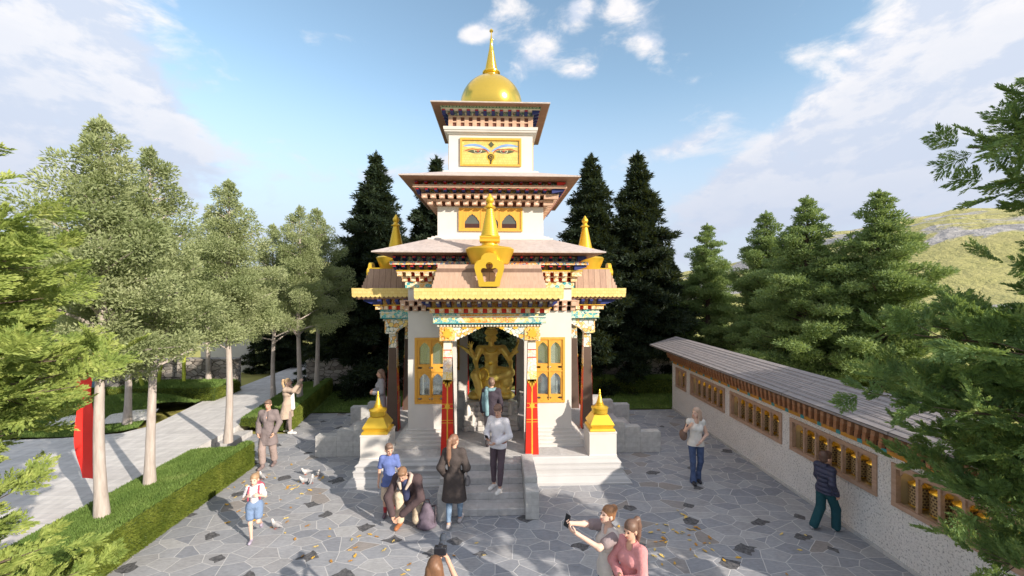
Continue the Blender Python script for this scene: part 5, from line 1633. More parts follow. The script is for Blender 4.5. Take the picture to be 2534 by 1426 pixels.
        if s.fem and open_neck: S.ell(N+v3(0, .075, -.03), (.055, .06, .06), None, .01, True)
        o = s.out(S, name, m)
        if m2 is not None:
            for q in 'LR':
                S = s.S(.02); s.arm(S, q, e+.002, .06, sl, .004); s.out(S, 'sleeve', m2)
        return o
    def pants(s, m, b=2.0, e=.012, fl=0.0, name='trousers'):
        S = s.S(.022); P = s.P
        S.cap(P-s.ux*.062+v3(0, 0, .03), P+s.ux*.062+v3(0, 0, .03), .098+e)
        for q in 'LR': s.leg(S, q, e, 0, b, fl)
        if b < 2 or fl:
            pass
        return s.out(S, name, m)
    def coat(s, m, hem=.52, e=.028, fl=.05, sl=1.95, name='coat', back=0.0):
        S = s.S(.035); s.torso(S, e); P = s.P; L = P[2]-hem
        for sg in (-1, 1): S.cap(P+s.ux*sg*.058, P+s.ux*sg*(.075)-v3(0, back, L+.04), .105+e, .108+e+fl)
        for q in 'LR': s.arm(S, q, e-.004, 0, sl, .006)
        S.cut(v3(0, 0, hem), (0, 0, -1))
        N = s.J['N']; S.cap(N+v3(0, .01, .0), N+nrm(s.J['head']-N)*.15, .058, .08, .008, True)
        S.cap(N+v3(0, .12, .0), P+v3(0, .20, .1), .05, .035, .01, True)
        o = s.out(S, name, m)
        return o
    def shoes(s, m, name='shoe', sole=None, r=.041, boot=0.0):
        for q in 'LR':
            a, t = s.foot(q); S = SDF(.009, .02)
            d = t-a; heel = a-nrm(v3(d[0], d[1], 0))*.045-v3(0, 0, .042)
            S.cap(heel, t, r, r*.86); S.cap(a-v3(0, .0, .02), lerp(heel, t, .35), .036, r)
            S.ell(lerp(heel, t, .80), (.044, .062, .032), rotm(math.degrees(math.atan2(-d[0], d[1]))))
            if boot: S.cap(a-v3(0, 0, .03), lerp(a, s.J['k'+q], boot), .044, .05)
            if 't'+q not in s.J: S.cut(v3(0, 0, a[2]-.085), (0, 0, -1))
            s.out(S, name, m)
    def socks(s, m):
        for q in 'LR':
            S = SDF(.009, .01); s.leg(S, q, .004, 1.72, 2.0); s.out(S, 'sock', m)
    def hair(s, m, style='short'):
        S = SDF(.008, .012); hs = s.hs; Q = s.Q; H_ = s.hp
        S.ell(H_((0, -.017, .041)), v3(.083, .098, .087)*hs, Q)
        S.ell(H_((0, -.045, -.015)), v3(.074, .062, .068)*hs, Q)
        if style == 'short':
            S.ell(H_((0, .045, .085)), v3(.068, .045, .038)*hs, Q)
        face = [((0, .105, -.060), (.070, .082, .098))]
        for c, r in face: S.ell(H_(c), v3(*r)*hs, Q, .008, True)
        for sg in (-1, 1): S.ell(H_((sg*.085, .005, -.025)), v3(.02, .032, .04)*hs, Q, .006, True)
        if style == 'pony':
            p = [H_((0, -.10, .075)), H_((0, -.155, .07)), H_((0, -.17, -.02)), H_((.0, -.155, -.14)), H_((0, -.13, -.26))]
            S.chain(p, [.030, .040, .042, .036, .016])
        if style == 'longpony':
            p = [H_((0, -.09, .06)), H_((0, -.14, .03)), H_((0, -.155, -.10)), H_((.0, -.15, -.28)), H_((0, -.14, -.44))]
            S.chain(p, [.034, .042, .045, .048, .018])
        if style == 'bun': S.ell(H_((0, -.085, .085)), v3(.05, .05, .05)*hs, Q)
        if style == 'long':
            for x in (-.045, 0, .045): S.chain([H_((x, -.06, .02)), H_((x*1.25, -.085, -.12)), H_((x*1.2, -.095, -.26))], [.05, .05, .030])
            for sg in (-1, 1): S.chain([H_((sg*.068, .0, .02)), H_((sg*.078, -.01, -.10)), H_((sg*.074, .02, -.22))], [.022, .026, .018])
        return s.out(S, 'hair', m)
    def strap(s, pts, r, m, name='strap'):
        S = SDF(.008, .01); S.chain([v3(*p) for p in pts], [r]*len(pts)); return s.out(S, name, m)

def prop(name, label, cat, S, m, parts=(), h=None):
    V, F = S.mesh(); c = Vector(((V[:, 0].min()+V[:, 0].max())/2, (V[:, 1].min()+V[:, 1].max())/2, V[:, 2].min()))
    t = thing(name, label, cat, c)
    np_mesh(name+'_body', V-np.array(c), F, m, t, True)
    for nm, S2, m2 in parts:
        V2, F2 = S2.mesh(); np_mesh(nm, V2-np.array(c), F2, m2, t, True)
    return t
BLK = mat('black_plastic', (.02, .022, .03), .35); LEATH = mat('dark_leather', (.06, .045, .055), .5, var=.2); GREYL = mat('grey_leather', (.16, .15, .16), .5)
def phone(label, c, right, up, sc_=1.0):
    c = np.array(c); right = nrm(v3(*right)); up = nrm(v3(*up)); Q = np.stack([right, np.cross(up, right), up], 1)
    S = SDF(.004, 0).box(c, (.037*sc_, .006, .076*sc_), Q, .004)
    S2 = SDF(.004, 0).box(c-Q[:, 1]*.0065, (.033*sc_, .003, .069*sc_), Q, .001)
    return prop('phone', label, 'phone', S, BLK, [('screen', S2, mat('phone_glass', (.03, .04, .06), .1))])

WHT = cloth('white_cotton', (.70, .68, .69)); SHOEW = mat('white_trainers', (.74, .72, .70), .6)
# 1 boy in blue
p = U(963, 1272); A = Person('boy in a blue t-shirt and beige shorts standing behind the crouching man', (p.x, p.y, 0), -82, 1.38, dict(wR=(.25, .07, .86), wL=(-.25, .06, .86), aL=(-.13, -.05, .085), aR=(.09, .05, .085), kR=(.10, .05, .5)), yaw=22, pitch=-8, hs=1.22)
A.top(cloth('blue_cotton', (.13, .18, .43)), .72, .022, .19, 't_shirt', .02, open_neck=False); A.pants(cloth('beige_cotton', (.62, .50, .38)), 1.12, .022, .012, 'shorts'); A.socks(cloth('red_sock', (.45, .05, .06))); A.shoes(mat('dark_trainers', (.13, .09, .12), .6)); A.hair(HGR)
# 2 crouching man
p = U(1018, 1283); A = Person('man in a dark jacket with pale collar crouching to tie his shoe', (p.x, p.y, 0), -98, 1.82,
   dict(hL=(-.10, -.12, .40), hR=(.10, -.12, .42), kR=(.13, .27, .56), aR=(.12, .26, .085), kL=(-.20, .25, .14), aL=(-.17, -.20, .10), tL=(-.17, -.26, .03), N=(.0, .27, .88), sL=(-.19, .22, .85), sR=(.19, .22, .85),
        eL=(-.30, .36, .58), wL=(.03, .44, .30), eR=(.31, .36, .56), wR=(.19, .44, .29), head=(.03, .385, 1.0)), yaw=6, pitch=-30, palmL=(1, .2, 0), palmR=(-1, .2, 0))
JK = cloth('dark_brown_jacket', (.085, .06, .065))
S = A.torso(A.S(.035), .038)
for q in 'LR': A.arm(S, q, .024, 0, 1.93, .004)
S.cap(A.P, A.P+v3(0, -.05, -.16), .16, .19); S.cut(A.P-v3(0, 0, .20), (0, 0, -1)); S.cap(v3(0, .34, .80), v3(0, .26, .50), .045, .03, .01, True); S.cap(A.J['N'], A.J['head'], .05, .085, .01, True)
A.out(S, 'jacket', JK)
S = A.S(.01, .009)
for sg in (-1, 1): S.chain([A.J['N']+v3(sg*.03, -.075, .055), A.J['N']+v3(sg*.095, .0, .05), A.J['N']+v3(sg*.10, .10, -.02), A.J['N']+v3(sg*.05, .155, -.12)], [.03, .034, .036, .022])
A.out(S, 'collar', cloth('pale_fleece_collar', (.48, .40, .35)))
S = A.S(.02); S.cap(v3(0, .33, .84), v3(0, .24, .52), .062, .07); A.out(S, 'scarf', cloth('blue_scarf', (.05, .06, .13)))
A.pants(cloth('sand_trousers', (.60, .50, .38)), 1.93, .022, .008); A.shoes(mat('tan_boots', (.36, .14, .06), .5), 'boot', boot=.2); A.hair(hairm('sandy_hair', (.30, .17, .10)))
# 3 backpack on the ground
p = U(1056, 1306); S = SDF(.011, .03)
c = np.array(p); S.ell(c+v3(0, .02, .17), (.17, .12, .18)); S.ell(c+v3(-.01, .03, .33), (.10, .09, .12)); S.ell(c+v3(0, -.09, .12), (.12, .06, .11)); S.ell(c+v3(.0, .0, .06), (.19, .14, .07)); S.cut(c, (0, 0, -1))
S2 = SDF(.008, .01).chain([c+v3(-.03, .06, .42), c+v3(-.05, .05, .50), c+v3(.03, .05, .50), c+v3(.05, .06, .42)], [.012]*4).chain([c+v3(.09, .08, .36), c+v3(.16, .03, .40), c+v3(.17, -.02, .26), c+v3(.14, -.03, .10)], [.016]*4)
prop('backpack', 'dark slouching backpack set down on the paving beside the crouching man', 'backpack', S, mat('dark_violet_canvas', (.12, .095, .13), .7, var=.4, vs=8, bump=.5, bs=12), [('strap', S2, LEATH)])
# 4 woman in dark coat, from behind
p = U(1124, 1300); A = Person('woman in a dark knee length coat and jeans walking towards the steps', (p.x, p.y, 0), 84, 1.72, dict(aR=(.085, .13, .085), kR=(.09, .13, .5), aL=(-.085, -.13, .10), kL=(-.09, .0, .5), eL=(-.25, -.07, 1.14), wL=(-.21, .07, .96), eR=(.245, -.02, 1.13), wR=(.20, .14, 1.02)), yaw=-32, fem=True)
A.coat(cloth('charcoal_coat', (.075, .062, .06)), .50, .030, .035); A.pants(cloth('light_jeans', (.20, .29, .42)), 1.88, .006); A.shoes(mat('grey_trainers', (.50, .47, .48), .6)); A.hair(hairm('long_brown_hair', (.27, .15, .10)), 'longpony')
q = A.world((.255, .02, .92)); q = np.array(q)
S = SDF(.009, .02).ell(q+v3(0, 0, -.05), (.05, .10, .085)); S.ell(q+v3(0, 0, -.09), (.06, .11, .06))
S2 = SDF(.006, .005).chain([q+v3(0, .04, 0), np.array(A.world((.17, .0, 1.25))), np.array(A.world((.13, -.045, 1.475)))], [.009]*3).chain([q+v3(0, -.06, 0), np.array(A.world((.185, -.08, 1.25))), np.array(A.world((.135, -.06, 1.475)))], [.009]*3)
prop('handbag', 'small grey shoulder bag hanging at the hip of the woman in the dark coat', 'handbag', S, GREYL, [('strap', S2, mat('pale_strap', (.45, .40, .38), .5))])
# 5 man with phone on the steps
A = Person('man in a white shirt looking down at his phone on the stone steps', (.19, -3.93, .275), -118, 1.78, dict(aR=(.11, -.02, .085), aL=(-.09, .10, .085), kL=(-.10, .08, .5), eR=(.255, .02, 1.14), wR=(.12, .25, 1.12), eL=(-.26, .0, 1.14), wL=(-.06, .20, 1.03)), yaw=8, pitch=-26, palmR=(-.6, -.2, .8), palmL=(.2, -.5, .8))
A.top(cloth('white_shirt', (.76, .74, .79)), 1.92, .020, .06); A.pants(cloth('dusk_purple_trousers', (.115, .085, .105)), 1.82, .010); A.shoes(SHOEW); A.hair(hairm('mid_brown_hair', (.26, .15, .11)))
S = A.S(.01, .01); S.cap(A.P-A.ux*.06+v3(0, 0, .055), A.P+A.ux*.06+v3(0, 0, .055), .118); S.cut(A.P+v3(0, 0, .075), (0, 0, 1)); S.cut(A.P+v3(0, 0, .035), (0, 0, -1)); A.out(S, 'belt', mat('reddish_belt', (.30, .12, .09), .5))
phone('black phone in the hand of the man on the steps', A.world((.075, .34, 1.155)), (math.cos(A.rz), math.sin(A.rz), 0), (0.5*-math.sin(A.rz), .5*math.cos(A.rz), .8))
# 6 person with shawl
A = Person('person in dark clothes with a teal shawl over one shoulder, facing the statue', (.03, -2.30, .554), 90, 1.70, dict(aR=(.09, .03, .085)), yaw=6, pitch=16)
A.top(cloth('dark_plum_jumper', (.055, .045, .06)), 1.95, .024, .14); A.pants(cloth('grey_trousers', (.17, .15, .155)), 2.0, .016, .006); A.shoes(LEATH); A.hair(HGR)
S = A.S(.02, .010); S.chain([v3(-.05, .09, 1.40), v3(-.12, .03, 1.475), v3(-.13, -.09, 1.44), v3(-.13, -.14, 1.25), v3(-.12, -.145, 1.05), v3(-.11, -.14, .86)], [.045, .05, .05, .052, .055, .05]); S.chain([v3(-.06, -.10, 1.47), v3(.05, -.08, 1.475), v3(.10, .02, 1.46), v3(.03, .08, 1.42)], [.045, .04, .04, .035])
S.chain([v3(-.20, -.07, 1.38), v3(-.21, -.09, 1.15), v3(-.19, -.09, .95)], [.035, .04, .035])
A.out(S, 'shawl', cloth('teal_shawl', (.20, .33, .37), .2))
# 7 girl
p = U(630, 1338); A = Person('small girl with a striped top and red backpack skipping across the paving', (p.x, p.y, 0), -72, 1.17, dict(kR=(.09, .04, .5), aR=(.07, .03, .085), kL=(-.10, .08, .54), aL=(-.11, -.22, .34), tL=(-.11, -.27, .21), eR=(.25, -.02, 1.16), wR=(.15, .13, 1.26), eL=(-.25, .0, 1.15), wL=(-.13, .15, 1.25)), yaw=-8, hs=1.28, fem=True, skin=SKIN2)
m, t, b, oc = newmat('striped_grey_top'); zz = t.sep(oc)[2]
t.put(b.inputs['Base Color'], t.ramp(t.math('FRACT', t.math('MULTIPLY', zz, 34)), [(0, (.52, .50, .56)), (.5, (.72, .70, .73))], 'CONSTANT')); b.inputs['Roughness'].default_value = .9
A.top(m, .8, .016, .03, 't_shirt', open_neck=False); A.pants(cloth('denim_blue', (.18, .26, .42)), .62, .036, .012, 'shorts'); A.shoes(mat('lilac_sandals', (.36, .32, .42), .6), 'sandal', r=.036); A.hair(hairm('honey_hair', (.46, .30, .18)), 'pony')
A.strap([(.11, -.10, 1.44), (.115, .06, 1.46), (.12, .13, 1.33), (.14, .07, 1.12)], .020, mat('pink_red_straps', (.50, .08, .13), .7)); A.strap([(-.11, -.10, 1.44), (-.115, .06, 1.46), (-.12, .13, 1.33), (-.14, .07, 1.12)], .020, MATS['pink_red_straps'])
w = lambda x, y, z: np.array(A.world((x, y, z)))
S = SDF(.010, .03).ell(w(0, -.20, 1.28), (.15*.8, .15*.8, .20*.8)); S.ell(w(0, -.24, 1.14), (.13*.8, .13*.8, .11*.8)); S.ell(w(-.12, -.17, 1.36), (.06, .06, .06))
prop('backpack', 'pink and red backpack on the back of the small girl', 'backpack', S, mat('pink_red_canvas', (.52, .10, .15), .7, var=.35, vs=14))
# 8 grey coat
p = U(664, 1155); A = Person('person in a loose grey brown coat and wide trousers with hands in pockets', (p.x, p.y, 0), -86, 1.68, dict(aR=(.10, .10, .085), kR=(.11, .11, .5), aL=(-.10, -.13, .085), kL=(-.10, -.02, .5), eR=(.255, -.05, 1.14), wR=(.20, .10, .93), eL=(-.255, -.05, 1.14), wL=(-.20, .10, .93)), pitch=-10, yaw=6)
A.coat(cloth('grey_mauve_coat', (.21, .175, .18)), .60, .026, .035, 1.96); A.pants(cloth('taupe_trousers', (.33, .26, .245)), 1.78, .014, .016); A.shoes(mat('brown_grey_boots', (.20, .15, .15), .6), 'boot', boot=.3); A.hair(HGR)
# 9 woman raising a phone
p = U(712, 1072); A = Person('woman in a long beige coat with a blond ponytail raising a phone', (p.x, p.y, 0), 2, 1.70, dict(eR=(.20, .27, 1.40), wR=(.10, .42, 1.64), eL=(-.20, .22, 1.27), wL=(-.02, .40, 1.50), aR=(.10, .12, .085), aL=(-.10, -.09, .085), kR=(.10, .10, .5)), fem=True, pitch=6, curl=.9, skin=SKIN2)
A.coat(cloth('beige_coat', (.47, .37, .30)), .50, .026, .05, back=.05); A.pants(cloth('taupe_leggings', (.27, .215, .20)), 1.86, .008); A.shoes(SHOEW); A.hair(HBL, 'pony')
S = A.S(.02); S.cap(v3(0, .13, 1.32), v3(0, .15, .80), .06, .075); A.out(S, 'shirt', WHT)
phone('phone held high by the woman in the beige coat', A.world((.05, .53, 1.72)), (0, 1, 0), (.1, 0, 1))
# 10 woman by the porch
A = Person('person in a pale grey coat standing half hidden behind the red side pillar', (-3.07, -.95, .55), -160, 1.68, dict(wR=(.12, .18, 1.12), eR=(.23, .0, 1.14), wL=(-.10, .2, 1.10), eL=(-.23, .0, 1.14)), fem=True, yaw=14)
A.coat(cloth('pale_grey_coat', (.34, .33, .36)), .50, .026, .03); A.pants(cloth('dark_trousers', (.06, .055, .07)), 2.0, .01); A.shoes(LEATH); A.hair(HGR, 'long')
# 11 woman in white blouse
p = U(1722, 1193); A = Person('blond woman in a white sleeveless blouse and blue jeans beside the prayer wheels', (p.x, p.y, 0), -100, 1.73, dict(eR=(.225, -.05, 1.17), wR=(.175, .13, 1.34), eL=(-.25, -.03, 1.12), wL=(-.05, .18, 1.0), aR=(.075, .06, .085), aL=(-.06, -.07, .085), kR=(.08, .05, .5)), yaw=-52, pitch=4, fem=True, skin=SKIN2)
A.top(cloth('white_blouse', (.70, .69, .67)), .14, .016, .06, 'blouse', .02, sle=.006); A.pants(cloth('blue_jeans', (.075, .11, .22), .2), 2.0, .008, .0); A.shoes(mat('black_shoes', (.03, .03, .04), .5)); A.hair(HPL, 'long')
S = A.S(.015)
for q in 'LR':
    S.cap(lerp(A.J['k'+q], A.J['a'+q], .55), A.J['a'+q]-v3(0, 0, .03), .052, .078)
A.out(S, 'trouser_flare', MATS['blue_jeans'])
w = lambda x, y, z: np.array(A.world((x, y, z)))
S = SDF(.010, .03).ell(w(.255, -.10, 1.06), (.08, .12, .13)); S2 = SDF(.007, .006).chain([w(.25, -.06, 1.15), w(.19, .03, 1.33), w(.14, -.01, 1.475)], [.012]*3).chain([w(.25, -.14, 1.15), w(.19, -.10, 1.35), w(.14, -.05, 1.47)], [.012]*3)
prop('handbag', 'brown shoulder bag on the arm of the woman in the white blouse', 'handbag', S, mat('brown_suede', (.17, .11, .09), .8), [('strap', S2, LEATH)])
# 12 boy walking by the wheels
p = U(2042, 1312); A = Person('boy in a navy padded jacket and teal trousers walking along the wall', (p.x, p.y, 0), 10, 1.44, dict(aR=(.085, .20, .085), kR=(.09, .19, .5), aL=(-.085, -.22, .10), kL=(-.09, -.02, .49), eR=(.25, -.10, 1.15), wR=(.24, .04, .90), eL=(-.25, .06, 1.14), wL=(-.24, .18, .92)), yaw=-8, hs=1.28)
m, t, b, oc = newmat('navy_padded_jacket'); zz = t.sep(oc)[2]
t.put(b.inputs['Base Color'], (.035, .04, .085)); b.inputs['Roughness'].default_value = .55
t.put(b.inputs['Normal'], t.bump(t.math('ABSOLUTE', t.math('SINE', t.math('MULTIPLY', zz, 38))), .9, .02))
A.top(m, 1.95, .034, .07, 'padded_jacket', sle=.022); A.pants(cloth('dark_teal_trousers', (.02, .075, .095)), 1.98, .020, .016); A.shoes(mat('grey_white_trainers', (.42, .42, .44), .6)); A.hair(hairm('dark_brown_hair', (.13, .07, .05)))
S = A.S(.012, .01); S.chain([A.J['N']+v3(-.06, .03, .01), A.J['N']+v3(-.07, -.06, .02), A.J['N']+v3(.07, -.06, .02), A.J['N']+v3(.06, .03, .01)], [.035]*4); A.out(S, 'hood', m)
# 13 woman taking a selfie
zf = 0
A = Person('woman with auburn updo in a cream and navy t-shirt stretching both arms for a selfie', (1.60, -7.33, 0), 194, 1.69, dict(eR=(.18, .27, 1.45), wR=(.05, .52, 1.57), eL=(-.20, .25, 1.35), wL=(-.07, .50, 1.50), aR=(.1, .1, .085)), yaw=6, pitch=12, fem=True, curl=.9, skin=SKIN2, palmR=(-.5, .3, .6), palmL=(.5, .3, .6))
A.top(cloth('cream_cotton', (.60, .555, .53)), .62, .018, .12, 't_shirt', .01, cloth('mauve_grey_sleeve', (.27, .22, .23)))
for q in 'LR':
    S = A.S(.01, .008); A.arm(S, q, .021, .50, .60); A.out(S, 'sleeve_band', cloth('navy_band', (.03, .03, .06)))
A.pants(cloth('dark_denim', (.035, .035, .055))); A.shoes(SHOEW); A.hair(HB2, 'bun')
phone('black phone held out at arm length by the woman taking a selfie', A.world((.0, .60, 1.645)), (math.cos(A.rz+.5), math.sin(A.rz+.5), .1), (math.sin(A.rz)*.3, -math.cos(A.rz)*.3, 1))
# 14 woman in pink
A = Person('woman in a pink jumper with a high brown ponytail and folded arms', (1.80, -7.62, 0), 214, 1.66, dict(eR=(.235, .08, 1.15), wR=(.03, .215, 1.13), eL=(-.235, .08, 1.15), wL=(-.02, .245, 1.08)), yaw=2, pitch=-5, fem=True, skin=SKIN)
A.top(cloth('pink_wool', (.60, .27, .28), .1), 1.95, .018, .10, 'jumper', .01); A.pants(cloth('black_trousers', (.04, .035, .045))); A.shoes(LEATH); A.hair(hairm('chestnut_hair', (.19, .11, .08)), 'pony')
# 15 photographer
A = Person('photographer seen from above and behind with long brown hair lifting a black camera', (-.50, -8.22, 0), 88, 1.66, dict(eR=(.27, .10, 1.32), wR=(.10, .27, 1.55), eL=(-.22, .14, 1.28), wL=(-.03, .30, 1.50), aR=(.1, .1, .085)), fem=True, pitch=6, curl=1.0)
A.top(cloth('dark_grey_blue_top', (.09, .09, .12)), .7, .018, .12, 't_shirt'); A.pants(MATS['dark_denim']); A.shoes(SHOEW); A.hair(hairm('straight_brown_hair', (.22, .11, .06)), 'long')
w = lambda x, y, z: np.array(A.world((x, y, z)))
Qc = np.array(Matrix.Rotation(A.rz, 3, 'Z'))
S = SDF(.006, .008).box(w(.02, .26, 1.66), (.068, .034, .045), Qc, .012); S.box(w(.02, .26, 1.71), (.026, .026, .018), Qc, .008); S.box(w(.075, .27, 1.655), (.016, .04, .04), Qc, .01)
S2 = SDF(.006, .003).cap(w(.02, .29, 1.66), w(.02, .36, 1.675), .036); S2.cap(w(.02, .35, 1.672), w(.02, .45, 1.69), .031, .034); S2.cap(w(.02, .44, 1.688), w(.02, .47, 1.693), .04)
prop('camera', 'black camera with a long lens in the hands of the photographer', 'camera', S, BLK, [('lens', S2, mat('lens_barrel', (.05, .06, .08), .3))])
# pigeons
m, t, b, oc = newmat('pigeon_feathers'); x, y, z = t.sep(oc)
t.put(b.inputs['Base Color'], t.mix(t.sstep(t.math('MULTIPLY_ADD', t.noise(oc, 26, 2), .10, y), .02, .08), (.34, .34, .36), (.58, .56, .55))); b.inputs['Roughness'].default_value = .7
PIG = m; PIGD = mat('pigeon_wing_bars', (.15, .15, .17), .7); PIGL = mat('pigeon_legs', (.45, .12, .08), .6)
t = None
def pigeon(px, py, hd, lab):
    global t
    p = U(px, py)
    if t is None:
        t = thing('pigeon', lab, 'pigeon', (p.x, p.y, 0), R(hd-90), 'pigeons on the paving'); t.scale = (.74, .74, .74)
        S = SDF(.006, .018).ell((0, 0, .115), (.058, .11, .058), rotm(0, 16)); S.cap((0, .075, .15), (0, .105, .205), .040, .026); S.ell((0, .118, .222), (.026, .031, .026)); S.cap((0, -.08, .10), (0, -.19, .075), .036, .014); S.cap((0, -.03, .09), (0, .03, .075), .05, .045)
        S.obj('body', PIG, t)
        for sg in (-1, 1):
            SDF(.005, .01).ell((sg*.052, -.025, .122), (.014, .105, .040), rotm(sg*4, 12)).obj('wing', PIGD if False else PIG, t)
            SDF(.005, .01).ell((sg*.058, -.07, .112), (.008, .014, .034), rotm(0, 20)).obj('wing_bar', PIGD, t)
            mb = MB().tube([(sg*.025, .0, .075), (sg*.025, .005, .008)], .006, 6, 0)
            for a in (-.5, 0, .5, PI): mb.tube([(sg*.025, .005, .007), (sg*.025+.032*math.sin(a), .005+.032*math.cos(a), .005)], .004, 5)
            mb.build('leg', PIGL, t)
        MB().lathe([(.007, 0), (.001, .026)], 8, M=Matrix.Translation((0, .145, .218)) @ Matrix.Rotation(-PI/2-.2, 4, 'X')).build('beak', PIGD, t)
        return t
    c = copy_tree(t); c.location = (p.x, p.y, 0); c.rotation_euler = (0, 0, R(hd-90)); c['label'] = lab
    return c
pigeon(649, 1187, 150, 'white and grey pigeon nearest the head of the small girl')
pigeon(757, 1175, 215, 'pigeon at the back left of the group of four')
pigeon(788, 1178, -60, 'pigeon at the back right of the group of four, tail to the temple')
pigeon(752, 1197, 190, 'pigeon at the front left of the group of four')
pigeon(771, 1197, 100, 'pigeon at the front right of the group of four')
pigeon(683, 1309, 165, 'lone pigeon beside the raised foot of the small girl')
# fallen leaves
LY = [mat('yellow_leaf', (.66, .40, .06), .7, var=.2), mat('ochre_leaf', (.50, .25, .05), .7, var=.2), mat('pale_yellow_leaf', (.70, .52, .16), .7, var=.15)]
protoL = []
for i in range(3):
    n_ = 10; V = [(0, 0, .012)]
    for k in range(n_):
        a = 2*PI*k/n_; r = .052*(1-.45*abs(math.sin(a)))*(1.15 if k == 0 else 1)
        V.append((r*math.cos(a), r*math.sin(a)*.95, .006+.012*math.cos(2*a+i)**2))
    me = bpy.data.meshes.new('fallen_leaf'); me.from_pydata(V, [], [(0, 1+k, 1+(k+1) % n_) for k in range(n_)]); me.materials.append(LY[i]); protoL.append(me)
g = np.random.default_rng(77)
def leafat(x, y):
    o = bpy.data.objects.new('fallen_leaf', protoL[g.integers(3)]); col.objects.link(o)
    o.location = (x, y, .003); o.rotation_euler = (g.normal()*.12, g.normal()*.12, g.uniform(0, 6.28)); q = g.uniform(.6, 1.15); o.scale = (q, q*g.uniform(.6, 1), q)
    tag(o, 'small yellow fallen leaf lying flat on the grey flagstones', 'leaf', 'fallen yellow leaves on the paving')
for cx, cy, sx, sy, n in ((640, 1210, 95, 45, 46), (780, 1240, 90, 55, 26), (1665, 1310, 75, 35, 34), (1690, 1385, 90, 30, 16), (860, 1370, 120, 40, 20), (1150, 1400, 200, 20, 5), (1960, 1340, 30, 30, 3)):
    for k in range(n):
        p = U(cx+g.normal()*sx, min(1440, max(1130, cy+g.normal()*sy)))
        if -5.85 < p.x < 6.6 and not (abs(p.x) < 3.35 and p.y > -4.7): leafat(p.x, p.y)
# ------------------------------------------------------------------ statue and its stone steps
PEDZ = 1.17
ROCK = mat('worn_white_stone', (.56, .54, .51), .85, var=.18, vs=4, bump=.7, bs=14)
t = thing('pedestal', 'stepped pale stone pedestal with worn white slabs under the golden statue', 'pedestal', (0, -.1, FZ+.004))
g = np.random.default_rng(5)
mb = MB(); n = 6; hz = (PEDZ-FZ-.004)/n
for i in range(n):
    y = -1.12+.115*i; w = .80-.035*i
    mb.box(-w, w, y, .9-.1*i, i*hz, (i+1)*hz)
mb.build('steps', TREAD, t, bevel=.012)
def slabs(xc, w, name):
    S = SDF(.014, .03)
    for i in range(n):
        y = -1.16+.115*i
        for k in range(3):
            x = xc+(k-1)*w*.55
            S.box((x+g.normal()*.012, y+.08+g.normal()*.012, (i+.62)*hz+.01), (w*.36, .085, hz*.62), rotm(g.normal()*4, g.normal()*3), .025)
    S.ell((xc-.05, -.72, .42), (w*.5, .16, .20)); S.ell((xc+.1, -.92, .25), (w*.4, .13, .15))
    S.obj(name, ROCK, t)
slabs(-.12, .26, 'worn_slab'); slabs(.62, .16, 'worn_slab'); slabs(-.60, .16, 'worn_slab')
mb = MB().box(-.66, .66, -.52, .55, n*hz+.001, n*hz+.03); mb.build('top_slab', STONE, t)
Z0s = PEDZ+.031
t = thing('statue', 'golden seated four armed statue with a tall crown inside the temple', 'statue', (0, -.10, Z0s)); t.scale = (1.1, 1.1, 1.03)
s = .002537
def q3(zx, y, zy): return v3((zx-1125)*s, y, (1050-zy)*s)
S = SDF(.014, .035)
# seat and folded cloth
S.ell((0, .02, .11), (.60, .42, .125)); S.ell((-.44, -.22, .11), (.19, .2, .11)); S.ell((.44, -.22, .11), (.2, .2, .11))
S.ell((0, .03, .38), (.46, .36, .26)); S.ell((.36, -.05, .34), (.22, .3, .20)); S.box((0, .0, .27), (.44, .33, .06), None, .03)
S.ell((0, .05, .62), (.50, .33, .22))
# legs: right hangs down, left folded across
S.cap((-.20, -.02, .72), (-.42, -.42, .74), .17, .13); S.cap((-.40, -.42, .72), (-.27, -.50, .16), .125, .085); S.cap((-.26, -.50, .11), (-.20, -.66, .05), .07, .05)
S.cap((.20, -.02, .74), (.50, -.36, .80), .17, .135); S.cap((.50, -.36, .76), (.10, -.50, .66), .12, .085); S.cap((.10, -.50, .66), (-.03, -.55, .66), .07, .045)
S.ell((.42, -.30, .55), (.18, .17, .20)); S.ell((-.05, -.38, .52), (.15, .12, .2))
body = S.obj('seat_and_legs', MATS['statue_gold'], t)
S = SDF(.011, .03)
S.cap((0, .0, .72), (0, .02, .98), .235, .17); S.cap((0, .02, .98), (0, .0, 1.30), .165, .20); S.cap((-.15, .0, 1.36), (.15, .0, 1.36), .135); S.cap((-.29, .0, 1.44), (.29, .0, 1.44), .085)
S.ell((-.10, -.12, 1.33), (.105, .07, .085)); S.ell((.10, -.12, 1.33), (.105, .07, .085)); S.ell((0, 0, 1.04), (.19, .17, .05))
S.cap((0, 0, 1.45), (0, -.01, 1.62), .085, .075)
hc = v3(-.0, -.02, 1.76)
for ang in (0, 75, -75, 180):
    Q = rotm(ang); f = lambda p: hc+Q @ v3(*p)
    S.ell(f((0, -.045, 0)), (.098, .10, .13), Q); S.cap(f((0, -.140, .02)), f((0, -.165, -.025)), .013, .019, .01); S.ell(f((0, -.11, -.095)), (.045, .04, .032), Q)
    for sg in (-1, 1): S.cap(f((sg*.02, -.132, .035)), f((sg*.06, -.118, .035)), .012, .009, .008); S.cap(f((sg*.095, -.02, .03)), f((sg*.10, -.02, -.10)), .020, .024)
    S.ell(f((0, -.138, -.058)), (.035, .014, .010), Q, .006)
def arm4(p, rs=(.095, .072, .058, .038)):
    S.chain([v3(*a) for a in p], rs[:len(p)])
